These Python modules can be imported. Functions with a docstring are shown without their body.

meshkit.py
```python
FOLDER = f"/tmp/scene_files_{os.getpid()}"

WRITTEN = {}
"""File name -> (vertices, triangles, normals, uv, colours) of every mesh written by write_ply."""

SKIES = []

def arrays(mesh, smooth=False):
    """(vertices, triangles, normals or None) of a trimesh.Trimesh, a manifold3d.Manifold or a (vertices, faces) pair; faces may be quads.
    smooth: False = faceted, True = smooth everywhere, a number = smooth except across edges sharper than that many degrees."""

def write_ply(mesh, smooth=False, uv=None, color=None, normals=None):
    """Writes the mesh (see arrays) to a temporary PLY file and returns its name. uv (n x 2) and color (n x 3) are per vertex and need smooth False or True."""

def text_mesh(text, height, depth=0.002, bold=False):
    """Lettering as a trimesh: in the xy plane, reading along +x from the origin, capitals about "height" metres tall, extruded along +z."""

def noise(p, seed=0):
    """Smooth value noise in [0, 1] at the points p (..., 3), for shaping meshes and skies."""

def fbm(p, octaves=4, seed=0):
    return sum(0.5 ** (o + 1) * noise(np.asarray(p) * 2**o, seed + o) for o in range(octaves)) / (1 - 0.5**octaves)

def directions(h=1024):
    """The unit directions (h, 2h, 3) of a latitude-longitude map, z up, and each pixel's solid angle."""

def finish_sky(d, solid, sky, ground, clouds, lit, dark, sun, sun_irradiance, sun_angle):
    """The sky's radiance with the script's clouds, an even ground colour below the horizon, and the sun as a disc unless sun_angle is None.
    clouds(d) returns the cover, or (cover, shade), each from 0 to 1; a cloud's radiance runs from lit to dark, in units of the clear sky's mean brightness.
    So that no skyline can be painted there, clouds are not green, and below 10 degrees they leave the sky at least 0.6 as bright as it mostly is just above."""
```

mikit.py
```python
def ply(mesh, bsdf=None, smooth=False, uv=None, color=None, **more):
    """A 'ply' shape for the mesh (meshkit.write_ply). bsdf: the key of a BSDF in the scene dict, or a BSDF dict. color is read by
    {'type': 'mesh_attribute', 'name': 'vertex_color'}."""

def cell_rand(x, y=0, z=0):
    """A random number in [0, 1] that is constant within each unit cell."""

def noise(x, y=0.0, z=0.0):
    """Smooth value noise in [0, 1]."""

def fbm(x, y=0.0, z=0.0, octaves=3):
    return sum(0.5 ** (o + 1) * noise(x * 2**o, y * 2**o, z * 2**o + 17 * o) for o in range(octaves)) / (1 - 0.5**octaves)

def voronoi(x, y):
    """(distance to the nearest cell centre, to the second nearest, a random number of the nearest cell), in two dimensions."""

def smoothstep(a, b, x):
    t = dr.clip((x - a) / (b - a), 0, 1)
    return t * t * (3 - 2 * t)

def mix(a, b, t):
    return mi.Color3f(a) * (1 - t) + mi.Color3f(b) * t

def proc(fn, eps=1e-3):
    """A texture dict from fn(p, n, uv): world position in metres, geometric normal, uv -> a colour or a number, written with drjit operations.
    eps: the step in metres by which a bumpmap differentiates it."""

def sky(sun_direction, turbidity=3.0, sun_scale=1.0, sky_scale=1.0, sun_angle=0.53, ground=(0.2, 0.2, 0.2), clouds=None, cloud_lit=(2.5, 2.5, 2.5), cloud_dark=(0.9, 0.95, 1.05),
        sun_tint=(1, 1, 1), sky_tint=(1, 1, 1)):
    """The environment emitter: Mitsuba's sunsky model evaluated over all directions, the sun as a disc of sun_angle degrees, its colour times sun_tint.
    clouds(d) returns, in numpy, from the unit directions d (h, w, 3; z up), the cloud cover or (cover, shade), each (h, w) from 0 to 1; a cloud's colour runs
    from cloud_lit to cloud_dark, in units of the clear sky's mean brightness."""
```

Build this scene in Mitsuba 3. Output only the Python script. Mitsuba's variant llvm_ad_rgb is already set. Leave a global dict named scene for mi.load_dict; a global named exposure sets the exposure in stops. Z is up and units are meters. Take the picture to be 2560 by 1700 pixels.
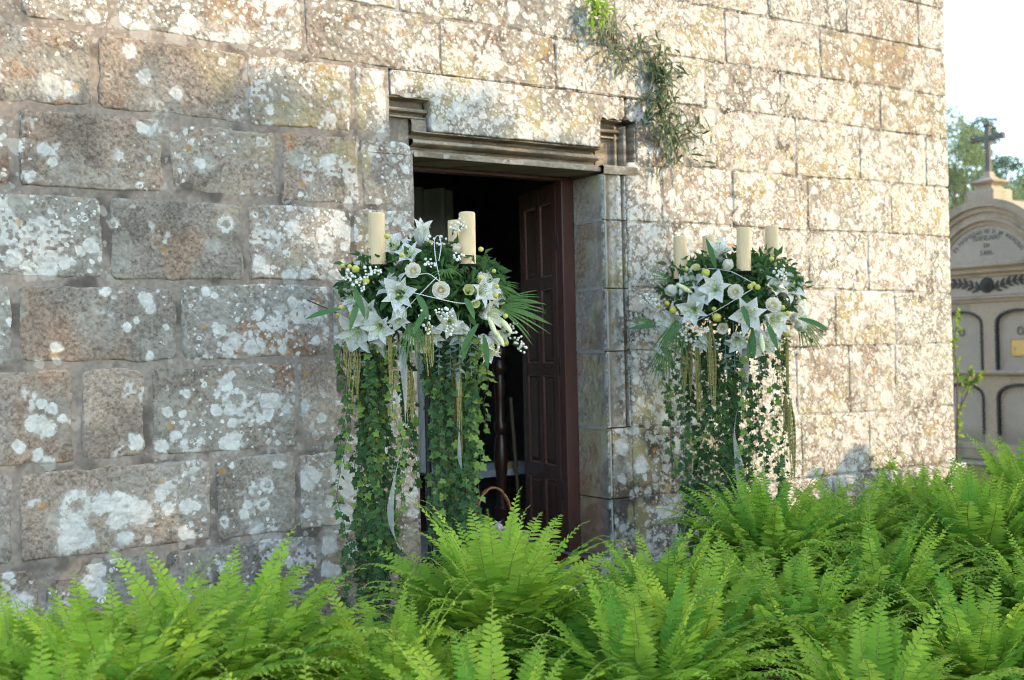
import math, random
import numpy as np, trimesh, drjit as dr, mitsuba as mi, mikit, meshkit
import shapely
from shapely.geometry import Polygon, box as sbox
from scipy.spatial import Delaunay

T = mi.ScalarTransform4f
scene, labels = {}, {}
# ------------------------------------------------------------------ camera, light, exposure
EYE = np.array([0.0, -5.08, 1.25])
PHI, PITCH, ROLL = math.radians(56.667), math.radians(0.474), math.radians(1.285)
FWD = np.array([math.cos(PHI) * math.cos(PITCH), math.sin(PHI) * math.cos(PITCH), math.sin(PITCH)])
RGT = np.array([math.sin(PHI), -math.cos(PHI), 0.0])
UPV = np.cross(RGT, FWD)
UPR = UPV * math.cos(ROLL) + RGT * math.sin(ROLL)
scene['camera'] = {'type': 'thinlens', 'fov': 46.93, 'fov_axis': 'x', 'aperture_radius': 0.0075, 'focus_distance': 4.55,
                   'near_clip': 0.05, 'far_clip': 600.0,
                   'to_world': T().look_at(origin=EYE.tolist(), target=(EYE + FWD).tolist(), up=UPR.tolist())}
SUN = np.array([0.60, -0.62, 0.50]); SUN /= np.linalg.norm(SUN)
scene['sky'] = mikit.sky(SUN.tolist(), turbidity=3.0, sun_scale=0.31, sky_scale=1.6, sun_tint=(1.0, 0.91, 0.79), ground=(0.2, 0.19, 0.16),
                         sky_tint=(1.13, 1.0, 0.87), sun_angle=0.8)
exposure = 3.74

# ------------------------------------------------------------------ helpers
taken = {}
def numbered(name):
    if name not in taken:
        taken[name] = 0
        return name
    taken[name] += 1
    return f'{name}_{taken[name]:03d}'

def tag(k, label=None, cat=None, group=None, kind=None):
    d = labels.setdefault(k, {})
    for n, v in (('label', label), ('category', cat), ('group', group), ('kind', kind)):
        if v: d[n] = v
    return k

def thing(name, label, cat, group=None):
    return tag(numbered(name), label, cat, group)

def put(name, shape, parent=None, tw=None, label=None, kind=None):
    k = numbered(f'{parent}__{name}' if parent else name)
    scene[k] = {**shape, 'to_world': T(np.asarray(tw, float).tolist())} if tw is not None else dict(shape)
    if label or kind: tag(k, label, None, None, kind)
    return k

def mesh(name, m, bsdf, parent=None, smooth=False, label=None, kind=None, **kw):
    return put(name, mikit.ply(m, bsdf, smooth=smooth, **kw), parent, None, label, kind)

def cat(ms):
    ms = [m if isinstance(m, trimesh.Trimesh) else trimesh.Trimesh(*m, process=False) for m in ms]
    return trimesh.util.concatenate(ms)

def bx(x0, x1, y0, y1, z0, z1, ch=0.0):
    if ch <= 0:
        return trimesh.creation.box(bounds=[[x0, y0, z0], [x1, y1, z1]])
    s = np.array([[x0, x1], [y0, y1], [z0, z1]])
    pts = []
    for a in (0, 1):
        for b in (0, 1):
            for c in (0, 1):
                p = np.array([s[0][a], s[1][b], s[2][c]]); sg = np.array([1 - 2 * a, 1 - 2 * b, 1 - 2 * c])
                for k in range(3):
                    o = sg * ch; o[k] = 0
                    pts.append(p + o)
    return trimesh.convex.convex_hull(np.array(pts))

def tube(P, R, n=6, caps=True):
    P = np.asarray(P, float); R = np.broadcast_to(R, (len(P),))
    t = np.gradient(P, axis=0); t /= np.linalg.norm(t, axis=1, keepdims=True) + 1e-12
    a = np.cross(t[0], [0, 0, 1.0] if abs(t[0][2]) < .9 else [1.0, 0, 0]); a /= np.linalg.norm(a)
    V = []
    for i in range(len(P)):
        a = a - t[i] * (a @ t[i]); a /= np.linalg.norm(a); b = np.cross(t[i], a)
        g = np.arange(n) * 2 * np.pi / n
        V.append(P[i] + R[i] * (np.cos(g)[:, None] * a + np.sin(g)[:, None] * b))
    V = np.vstack(V); F = []
    for i in range(len(P) - 1):
        for j in range(n):
            q = (i * n + j, i * n + (j + 1) % n, (i + 1) * n + (j + 1) % n, (i + 1) * n + j)
            F += [(q[0], q[1], q[2]), (q[0], q[2], q[3])]
    if caps:
        for i, s in ((0, -1), (len(P) - 1, 1)):
            V = np.vstack([V, P[i]]); c = len(V) - 1
            for j in range(n):
                F.append((c, i * n + j, i * n + (j + 1) % n)[::s])
    return trimesh.Trimesh(V, F, process=False)

def lathe(prof, n=24):
    """prof: (r, z) pairs from bottom to top"""
    prof = np.asarray(prof, float); g = np.arange(n) * 2 * np.pi / n
    V = np.concatenate([np.stack([r * np.cos(g), r * np.sin(g), g * 0 + z], 1) for r, z in prof]); F = []
    for i in range(len(prof) - 1):
        for j in range(n):
            q = (i * n + j, i * n + (j + 1) % n, (i + 1) * n + (j + 1) % n, (i + 1) * n + j)
            F += [(q[0], q[1], q[2]), (q[0], q[2], q[3])]
    return trimesh.Trimesh(V, F, process=False)

def extrude_x(prof, x0, x1, step=0.0, amp=0.0, seed=0):
    """closed polygon prof of (y, z) swept along x, optional noise for weathering"""
    prof = np.asarray(prof, float); n = len(prof)
    xs = np.linspace(x0, x1, max(2, int((x1 - x0) / step) + 1)) if step else np.array([x0, x1])
    V = np.concatenate([np.column_stack([np.full(n, x), prof]) for x in xs])
    if amp:
        nn = (meshkit.fbm(V * 14, 3, seed) - .5) * amp; V[:, 1] += nn; V[:, 2] += (meshkit.fbm(V * 14 + 9, 3, seed + 5) - .5) * amp * .6
    F = []
    for i in range(len(xs) - 1):
        for j in range(n):
            q = (i * n + j, i * n + (j + 1) % n, (i + 1) * n + (j + 1) % n, (i + 1) * n + j)
            F += [(q[0], q[1], q[2]), (q[0], q[2], q[3])]
    tri = trimesh.creation.triangulate_polygon(Polygon(prof), engine='earcut')
    if len(tri[0]) == n:
        f = np.asarray(tri[1]); off = (len(xs) - 1) * n
        rp = [int(np.argmin(np.abs(prof - v).sum(1))) for v in tri[0]]
        f = np.array([[rp[a] for a in t] for t in f])
        F += [tuple(t) for t in f] + [tuple(t[::-1] + off) for t in f]
    m = trimesh.Trimesh(V, F, process=False); m.fix_normals()
    return m

def frame(d, roll=0.0):
    d = np.asarray(d, float); d = d / np.linalg.norm(d)
    a = np.cross([0, 0, 1.0] if abs(d[2]) < .95 else [1.0, 0, 0], d); a /= np.linalg.norm(a); b = np.cross(d, a)
    c, s = math.cos(roll), math.sin(roll)
    return np.column_stack([a * c + b * s, b * c - a * s, d])

def xf(pos, R=None, s=1.0):
    M = np.eye(4); M[:3, :3] = (np.eye(3) if R is None else R) * s; M[:3, 3] = pos
    return M

def rotz(a):
    c, s = math.cos(a), math.sin(a)
    return np.array([[c, -s, 0], [s, c, 0], [0, 0, 1.0]])

def apply(m, M):
    m = m.copy(); m.apply_transform(M); return m

# ------------------------------------------------------------------ materials
noise, fbm, voronoi, cell_rand, sstep, mix = mikit.noise, mikit.fbm, mikit.voronoi, mikit.cell_rand, mikit.smoothstep, mikit.mix
# lichen thalli that stand out on the left half of the wall: x, z, radius, kind (0 disc, 1 crescent, 2 grey crust, 3 ring, 4 half ring)
SPOTS = [(1.1,2.38,0.049,5),(1.16,2.37,0.041,1),(1.42,2.56,0.031,0),(1.27,2.69,0.034,0),(1.48,2.46,0.031,0),(1.62,2.4,0.031,0),(0.91,2.14,0.023,0),(1.07,2.11,0.026,0),(1.1,2.06,0.02,0),(1.52,2.23,0.038,2),(1.73,2.1,0.046,2),(2.18,2.16,0.044,2),(1.25,1.72,0.035,0),(1.07,1.62,0.043,0),(1.0,1.6,0.026,0),(1.14,1.65,0.026,0),(1.99,1.66,0.036,0),(2.02,1.64,0.025,0),(2.13,1.61,0.04,0),(2.21,1.62,0.03,0),(2.36,1.61,0.043,0),(2.44,1.82,0.042,0),(2.41,1.75,0.026,0),(2.32,1.78,0.028,0),(2.15,1.83,0.033,0),(2.3,1.67,0.03,0),(1.77,1.74,0.035,2),(1.83,1.84,0.039,3),(1.94,1.29,0.038,0),(2.14,1.49,0.026,0),(1.48,1.26,0.022,0),(1.39,1.38,0.022,0),(1.47,1.5,0.034,0),(1.49,1.46,0.024,0),(1.73,1.54,0.023,0),(1.77,1.52,0.019,0),(1.03,1.24,0.021,0),(1.1,1.25,0.018,0),(1.1,1.3,0.023,0),(1.3,1.53,0.024,0),(1.43,1.41,0.015,0),(1.78,1.37,0.027,0),(1.02,0.99,0.044,0),(1.06,0.97,0.039,0),(1.08,1.05,0.028,0),(1.04,1.07,0.02,0),(1.12,1.01,0.02,0),(0.95,0.9,0.024,0),(1.02,0.87,0.02,0),(1.86,1.05,0.059,3),(1.84,0.95,0.025,0),(1.84,0.87,0.037,0),(1.8,0.86,0.025,0),(1.59,0.91,0.023,0),(1.66,0.88,0.051,4),(1.55,1.01,0.024,0),(1.62,1.0,0.021,0),(1.52,0.87,0.031,0),(1.42,0.89,0.031,0),(1.4,0.91,0.02,0),(2.1,0.98,0.031,2),(2.01,0.98,0.027,0),(1.64,1.09,0.021,0),(2.19,1.01,0.024,0),(2.27,0.95,0.026,0),(2.38,0.93,0.024,0),(1.06,0.83,0.029,0),(1.02,0.86,0.02,0),(1.17,0.64,0.066,3),(1.28,0.64,0.05,0),(1.34,0.65,0.044,0),(1.37,0.61,0.071,0),(1.43,0.59,0.051,0),(1.33,0.57,0.04,0),(1.16,0.56,0.059,0),(1.19,0.51,0.05,0),(1.13,0.49,0.043,0),(1.1,0.58,0.043,2),(1.55,0.6,0.031,0),(1.63,0.6,0.031,0),(1.67,0.6,0.024,0),(1.62,0.49,0.028,0),(1.64,0.46,0.031,0),(1.6,0.44,0.017,0),(1.52,0.66,0.028,0),(1.46,0.47,0.017,0),(2.0,0.66,0.036,3),(1.98,0.58,0.032,3),(1.89,0.54,0.025,0),(1.91,0.58,0.022,0),(1.94,0.47,0.036,2),(1.94,0.45,0.027,0),(1.36,0.49,0.034,0),(2.2,0.68,0.055,0),(2.38,0.69,0.071,0),(2.4,0.63,0.057,0),(2.31,0.48,0.086,2),(2.25,0.53,0.074,2),(2.37,0.47,0.068,0),(2.06,0.75,0.022,0),(2.24,0.68,0.026,0),(2.28,0.25,0.041,0),(2.32,0.23,0.034,0),(2.29,0.36,0.045,0),(2.41,0.33,0.041,0),(2.09,0.31,0.026,0),(1.22,0.32,0.043,0),(1.25,0.29,0.037,0),(1.31,0.42,0.03,0),(0.9,0.39,0.022,0),(0.87,0.26,0.032,0),(1.24,0.38,0.04,0)]

def lerp(a, b, t): return a + (b - a) * t

def wall_coords(p): return p.x - 0.9 * p.y, p.z + 0.5 * p.y

def lichen(x, z, extra=0.0):
    """(white cover, grey crust cover) of the lichens at the wall point x, z"""
    wob = (noise(x * 55, z * 55, 3.0) - .5) + .9 * (noise(x * 130, z * 130, 5.0) - .5) + .5 * (noise(x * 260, z * 260, 5.0) - .5)
    wx, wz = x + .012 * (noise(x * 30, z * 30, 11.0) - .5), z + .012 * (noise(x * 30, z * 30, 17.0) - .5)
    white, grey = mi.Float(0), mi.Float(0)
    for sx, sz, r, k in SPOTS:
        dx, dz = wx - sx, wz - sz
        d = dr.sqrt(dx * dx + dz * dz) / r + wob * (.28 if k != 2 else .6)
        c = sstep(1.12, .80, d)
        grey = dr.maximum(grey, .55 * sstep(1.55, 1.0, d))
        if k == 3: c = c * sstep(.42, .6, d)
        if k == 1: c = c * sstep(-.5, -.1, dx / r)
        if k == 4: c = c * sstep(.5, .7, d) * sstep(.45, .1, dz / r)
        if k == 2: grey = dr.maximum(grey, c)
        else: white = dr.maximum(white, c * ((.93 if k != 5 else .6) - .22 * sstep(.55, .1, d) * sstep(.4, .6, noise(x * 25, z * 25, 31.0))))
    # scattered thalli: three sizes, richer towards the sunlit corner and along the top
    rich = sstep(1.9, 3.8, x + .55 * (z - 1.2)) * .36 + .75 * fbm(x * 1.7, z * 1.7, 2.0, 2) + .6 * (fbm(x * .7 + 9, z * .7, 6.0, 2) - .5) * sstep(2.4, 3.4, x) + extra
    known = sstep(2.75, 2.45, x) * sstep(2.7, 2.4, z)
    for sc, r0, q, sd in ((7.5, .42, .40, 1.0), (15.0, .42, .50, 21.0), (31.0, .42, .52, 51.0), (55.0, .42, .50, 81.0)):
        d1, d2, rn = voronoi(wx * sc + sd * 7.3, wz * sc + sd)
        rad = r0 * (.45 + .55 * cell_rand(rn * 9973, sd))
        dd = d1 / rad + wob * .42
        on = sstep(0, .02, rich * (1 - .45 * known) - (1.0 - q) * 1.25 * cell_rand(rn * 7919, sd + 3) - .18 - (.22 * sstep(2.6, 4.0, x) * sstep(.35, .62, fbm(x * 1.1, z * 1.1, sd)) if sc > 20 else 0.0))
        c = sstep(1.12, .78, dd) * on
        grey = dr.maximum(grey, .5 * sstep(1.6, 1.0, dd) * on)
        hole = sstep(.3, .5, dd)
        c = c * dr.select(cell_rand(rn * 4057, sd) > .82, hole, 1.0)
        pick = cell_rand(rn * 3571, sd + 1)
        white = dr.maximum(white, c * dr.select(pick > .33, .8 + .2 * pick, 0.0))
        grey = dr.maximum(grey, c * dr.select(pick > .33, 0.0, .9))
    crust = sstep(.55, .66, fbm(x * 9, z * 9, 7.0, 4) + .22 * (rich - .75))
    white = dr.maximum(white, crust * .8 * sstep(.3, .62, noise(x * 75, z * 75, 1.0)))
    d1, d2, rn = voronoi(x * 4.2 + 3, z * 4.2 + 9)
    g2 = sstep(.5, .4, d1 + .35 * wob) * dr.select(rn > .45, .55, 0.0) * (.5 + .5 * sstep(.35, .6, noise(x * 40, z * 40, 4.0)))
    return white, dr.maximum(grey, g2)

def stone_colour(p, n, uv):
    x, z = wall_coords(p)
    i = dr.floor(uv.x / 8)
    r1, r2, r3 = cell_rand(i, 3), cell_rand(i, 7), cell_rand(i, 11)
    m1, m2 = fbm(x * 2.6, z * 2.6, 1.0), fbm(x * 7, z * 7, 4.0)
    a = mix(mi.Color3f(.275, .245, .215), mi.Color3f(.355, .290, .238), sstep(.25, .75, r1 * .7 + m1 * .5))
    a = mix(a, mi.Color3f(.29, .275, .25), sstep(.55, .95, r2) * .8)
    a = mix(a, mi.Color3f(.40, .33, .20), sstep(.72, .95, r3) * .7 * sstep(1.6, 3.0, x))
    a = a * (.88 + .24 * cell_rand(i, 29))
    rust = sstep(.56, .72, fbm(x * 3.1 + 40, z * 3.1, 9.0)) * sstep(.4, .8, cell_rand(i, 19))
    a = mix(a, mi.Color3f(.32, .18, .105), rust * (.65 - .45 * sstep(2.5, 4.2, x) + .3 * sstep(.06, .1, p.y)))
    dark = sstep(.52, .74, fbm(x * 5 + 7, z * 5, 2.0, 4))
    stain_shade = sstep(.55, .2, dr.abs(x - 4.3)) * sstep(2.0, 1.5, z) + .45 * sstep(.75, .2, z) + .55 * sstep(.5, .15, dr.abs(x - .95)) * sstep(.35, .1, dr.abs(z - 2.42))  # algae stain, deepened beside the right jamb to paint in its shadow
    a = a * (1 - .28 * dark) * (1 - .68 * dr.clip(stain_shade, 0, 1) * sstep(.3, .6, m2))
    sp = noise(x * 95, z * 95, 1.0) + .8 * noise(x * 210, z * 210, 2.0) - .9
    a = a * dr.clip(1 + .62 * sp, .35, 1.7)
    w, g = lichen(x, z, .42 * (cell_rand(i, 23) - .55))
    deep = sstep(.006, .028, p.y)                 # algae instead of lichen in recesses and on the reveal
    a = mix(a, mix(mi.Color3f(.46, .38, .30), mi.Color3f(.27, .22, .17), sstep(.35, .6, fbm(x * 9, z * 4, 3.0))), deep * .75 * sstep(.2, .05, p.y))
    a = mix(a, mi.Color3f(.36, .19, .11), .75 * sstep(.05, .09, p.y) * sstep(.42, .62, fbm(x * 2, z * 2.4, 14.0)) * sstep(1.5, 1.1, z))
    w, g = w * (1 - .85 * deep) * (1 - .4 * dr.clip(stain_shade, 0, 1) * sstep(.35, .55, m2)), g * (1 - .92 * deep)
    a = mix(a, mi.Color3f(.40, .395, .355) * (.75 + .5 * m2) * (.8 + .4 * noise(x * 70, z * 70, 9.0)), g * .75)
    yel = sstep(.60, .70, fbm(x * 6 + 80, z * 6, 3.0)) * .5
    a = mix(a, mi.Color3f(.43, .38, .20), yel * sstep(2.4, 4.0, x + z * .5))
    a = mix(a, mi.Color3f(.66, .66, .63) * (.72 + .22 * noise(x * 45, z * 45, 8.0) + .22 * noise(x * 130, z * 130, 8.0)), w)
    d1, d2, rn = voronoi(x * 9 + 31, z * 9 + 5)
    orange = sstep(.17, .09, d1 + .12 * (noise(x * 70, z * 70, 6.0) - .5)) * dr.select(rn > .86, 1.0, 0.0)
    return mix(a, mi.Color3f(.42, .24, .07), orange * .6 * (1 - deep))

def stone_bump(p, n, uv):
    x, z = wall_coords(p)
    w, g = mi.Float(0), mi.Float(0)
    return .012 * fbm(x * 16, z * 16, 1.0, 3) + .005 * noise(x * 60, z * 60, 3.0) + .003 * noise(x * 120, z * 120, 3.0)

def mortar_colour(p, n, uv):
    x, z = wall_coords(p)
    a = mix(mi.Color3f(.245, .212, .188), mi.Color3f(.31, .265, .228), fbm(x * 5, z * 5, 1.0))
    a = a * (1 + .35 * (noise(x * 80, z * 80, 1.0) - .5)) * (1 - .5 * sstep(.52, .75, fbm(x * 9, z * 9, 6.0)))
    a = mix(a, a * .66, sstep(2.6, 3.6, x) * (.3 + .7 * sstep(.4, .6, fbm(x * 3, z * 3, 8.0))))
    w, g = lichen(x, z)
    w = w * (.45 + .35 * sstep(2.4, 4.0, x)) * sstep(.05, .02, p.y)
    a = mix(a, mi.Color3f(.55, .54, .5), w)
    return a

def sided(b): return {'type': 'twosided', 'b': b}
def P(col, rough=.6, **kw): return {'type': 'principled', 'base_color': {'type': 'rgb', 'value': list(col)} if not isinstance(col, dict) else col, 'roughness': rough, **kw}
def LEAF(col, tr=.8, rough=.45): return {'type': 'principledthin', 'base_color': {'type': 'rgb', 'value': list(col)} if not isinstance(col, dict) else col, 'roughness': rough, 'diff_trans': tr, 'eta': 1.4}

def moulding_colour(p, n, uv):
    x, z = p.x + p.y, p.z
    a = mix(mi.Color3f(.31, .26, .205), mi.Color3f(.41, .35, .28), fbm(x * 6, z * 20, 1.0))
    a = mix(a, mi.Color3f(.10, .085, .06), sstep(.42, .66, fbm(x * 5, z * 30, 4.0, 4)) * .6)
    a = mix(a, mi.Color3f(.55, .53, .48), sstep(.54, .64, fbm(x * 22, z * 22, 9.0)) * .6 * sstep(.03, .008, p.y))
    return a * (.8 + .4 * noise(x * 110, z * 110, 2.0))
scene['mat_moulding'] = sided({'type': 'diffuse', 'reflectance': mikit.proc(moulding_colour)})
scene['mat_pointing'] = sided({'type': 'diffuse', 'reflectance': mikit.proc(lambda p, n, uv: mix(mi.Color3f(.30, .28, .26), mi.Color3f(.42, .40, .37), fbm(p.x * 20 + p.y * 20, p.z * 20, 1.0)))})
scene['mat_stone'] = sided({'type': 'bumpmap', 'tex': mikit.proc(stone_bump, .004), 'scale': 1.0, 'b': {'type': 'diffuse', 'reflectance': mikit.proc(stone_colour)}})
scene['mat_mortar'] = sided({'type': 'diffuse', 'reflectance': mikit.proc(mortar_colour)})
scene['mat_dark_room'] = sided({'type': 'diffuse', 'reflectance': {'type': 'rgb', 'value': [.34, .34, .34]}})
# ------------------------------------------------------------------ the church: wall of single stones, door surround, room behind
church = thing('stone_church', 'church wall of big weathered granite blocks spotted with white lichen around an open doorway', 'church')
rng = np.random.default_rng(7)
stone_no = 0

def stone(poly, joint, round_r=.02, y_back=.07, lift=0.0, jit=.007, name='stone', pitch=.035, relief=1.0):
    """one block of the wall: an uneven outline with worn arrises and a hand-dressed, slightly bulging face"""
    global stone_no
    stone_no += 1
    sd = stone_no
    q = poly.buffer(-joint / 2, join_style=2).buffer(-round_r).buffer(round_r, 4)
    L = q.exterior.length; n = max(16, int(L / pitch))
    P0 = np.array([q.exterior.interpolate(i / n, True).coords[0] for i in range(n)])
    P3 = np.column_stack([P0[:, 0], P0[:, 1] * 0 + sd, P0[:, 1]])
    off = np.stack([meshkit.fbm(P3 * [9, 1, 9], 3, 1) - .5, meshkit.fbm(P3 * [9, 1, 9] + 31, 3, 2) - .5], 1) * 2 * jit
    P0 = P0 + off + np.stack([meshkit.noise(P3 * [38, 1, 38], 7) - .5, meshkit.noise(P3 * [38, 1, 38] + 51, 8) - .5], 1) * jit * .9
    ring = Polygon(P0)
    if not ring.is_valid: ring = ring.buffer(0)
    c = np.array(ring.centroid.coords[0])
    d = c - P0; d /= np.linalg.norm(d, axis=1, keepdims=True)
    nrm = np.roll(P0, -1, 0) - np.roll(P0, 1, 0); nrm = np.column_stack([nrm[:, 1], -nrm[:, 0]]); nrm /= np.linalg.norm(nrm, axis=1, keepdims=True)
    nrm *= np.sign((nrm * d).sum(1))[:, None]
    b = .008 * (1 + .7 * (meshkit.fbm(P3 * [6, 1, 6] + 77, 2, 3) - .3)) * relief
    rings = [(0, y_back), (0, .014), (.35, .007), (1.1, .002), (2.4, .0)]
    V2 = [P0 + nrm * (k * b)[:, None] for k, _ in rings]
    x0, z0, x1, z1 = ring.bounds
    gx, gz = np.meshgrid(np.arange(x0, x1, pitch * 1.15), np.arange(z0, z1, pitch * 1.15))
    G = np.column_stack([gx.ravel(), gz.ravel()]) + rng.uniform(-.008, .008, (gx.size, 2))
    inner = Polygon(V2[-1])
    if not inner.is_valid: inner = inner.buffer(0)
    core = inner.buffer(-.018)
    keep = shapely.contains_xy(core, G[:, 0], G[:, 1]); G = G[keep]
    N = np.vstack([V2[-1], G])
    tri = Delaunay(N).simplices
    cen = N[tri].mean(1)
    tri = tri[shapely.contains_xy(inner.buffer(.0005), cen[:, 0], cen[:, 1])]
    base = len(rings) - 1
    V = [np.column_stack([v[:, 0], np.full(n, y), v[:, 1]]) for v, (_, y) in zip(V2, rings)]
    F = []
    for i in range(base):
        j = np.arange(n); k = (j + 1) % n
        F.append(np.column_stack([i * n + j, i * n + k, (i + 1) * n + k])); F.append(np.column_stack([i * n + j, (i + 1) * n + k, (i + 1) * n + j]))
    V = np.vstack(V + [np.column_stack([G[:, 0], np.full(len(G), -.001), G[:, 1]])])
    F.append(tri + base * n)
    F = np.vstack(F)
    fr = V[:, 1] < .004
    tilt = rng.uniform(-.004, .004, 2)
    Q = V * [1, 0, 1] + [0, sd * 3.7, 0]
    V[:, 1] -= np.where(fr, ((meshkit.fbm(Q * 5, 3, 4) - .5) * .018 + (meshkit.fbm(Q * 16, 2, 6) - .5) * .012) * relief, 0)
    V[:, 1] += np.where(V[:, 1] < .03, (V[:, 0] - c[0]) * tilt[0] + (V[:, 2] - c[1]) * tilt[1] + rng.uniform(-.004, .0015), 0) - lift
    m = trimesh.Trimesh(V, F, process=False)
    fn = np.cross(V[F[:, 1]] - V[F[:, 0]], V[F[:, 2]] - V[F[:, 0]])
    fl = np.zeros(len(F), bool); nt = len(tri)
    fl[-nt:] = fn[-nt:, 1] > 0
    F[fl] = F[fl][:, ::-1]
    fn2 = np.cross(V[F[:-nt, 1]] - V[F[:-nt, 0]], V[F[:-nt, 2]] - V[F[:-nt, 0]])
    out = V[F[:-nt]].mean(1) - np.array([c[0], .2, c[1]])
    w = (fn2 * out).sum(1) < 0
    F[:-nt][w] = F[:-nt][w][:, ::-1]
    uv = np.column_stack([sd * 8 + 4 + (V[:, 0] - c[0]) - .5 * V[:, 1], V[:, 2] + .5 * V[:, 1]])
    return mesh(name, (V, F), 'mat_stone', church, smooth=True, uv=uv)

DX0, DX1, DTOP = 2.784, 3.955, 2.21
ROWS = [-.1, .425, .81, 1.23, 1.575, 1.95, 2.285, 2.63, 2.91, 3.22, 3.52, 3.85]
WX0, WX1 = -.35, 6.95
L, R = DX0, 4.118            # the courses stop at the left jamb and at the moulded right jamb
CUTS = {0: ([-.35, .42, 1.02, 1.52, 2.248, 2.60, L], [R, 4.52, 5.05, 5.62, 6.25, WX1]),
        1: ([-.35, .30, .928, 1.751, 2.146, L], [R, 4.40, 4.86, 5.45, 6.072, WX1]),
        2: ([-.35, .42, 1.175, 1.471, 2.158, L], [R, 4.394, 4.95, 5.42, 5.894, 6.341, WX1]),
        3: ([-.35, .16, .939, 1.612, 2.33, L], [R, 4.62, 5.20, 5.78, 6.354, WX1]),
        4: ([-.35, .50, 1.308, 1.924, 2.45, L], [R, 4.46, 4.97, 5.554, 6.10, 6.676, WX1]),
        5: ([-.35, .23, .956, 1.565, 2.092, 2.496, L], [R, 4.373, 4.92, 5.556, 6.342, WX1]),
        6: ([-.35, .50, 1.275, 1.939, 2.467], [4.80, 5.462, 6.046, 6.707, WX1]),
        7: ([-.35, .33, .972, 1.356, 2.23, 2.95, 3.653, 4.30, 4.72, 5.338, 6.256, WX1], None),
        8: ([-.35, .70, 1.42, 2.05, 2.72, 3.35, 4.06, 4.889, 5.70, 6.52, WX1], None),
        9: ([-.35, .40, 1.15, 1.80, 2.50, 3.20, 3.90, 4.55, 5.25, 5.95, 6.66, WX1], None),
        10: ([-.35, .80, 1.60, 2.30, 3.10, 3.80, 4.50, 5.30, 6.10, WX1], None)}
def wob(x, z): return float(meshkit.fbm(np.array([[x * 1.3, z * 7.0, 3.0]]), 2, 9)[0] - .5) * .03
def course_block(x0, x1, r):
    z0, z1 = ROWS[r], ROWS[r + 1]
    def edge(z, xa, xb):
        xs = np.linspace(xa, xb, 6); return [(x, z + wob(x, z)) for x in xs]
    return Polygon(edge(z0, x0, x1) + edge(z1, x1, x0))
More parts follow.
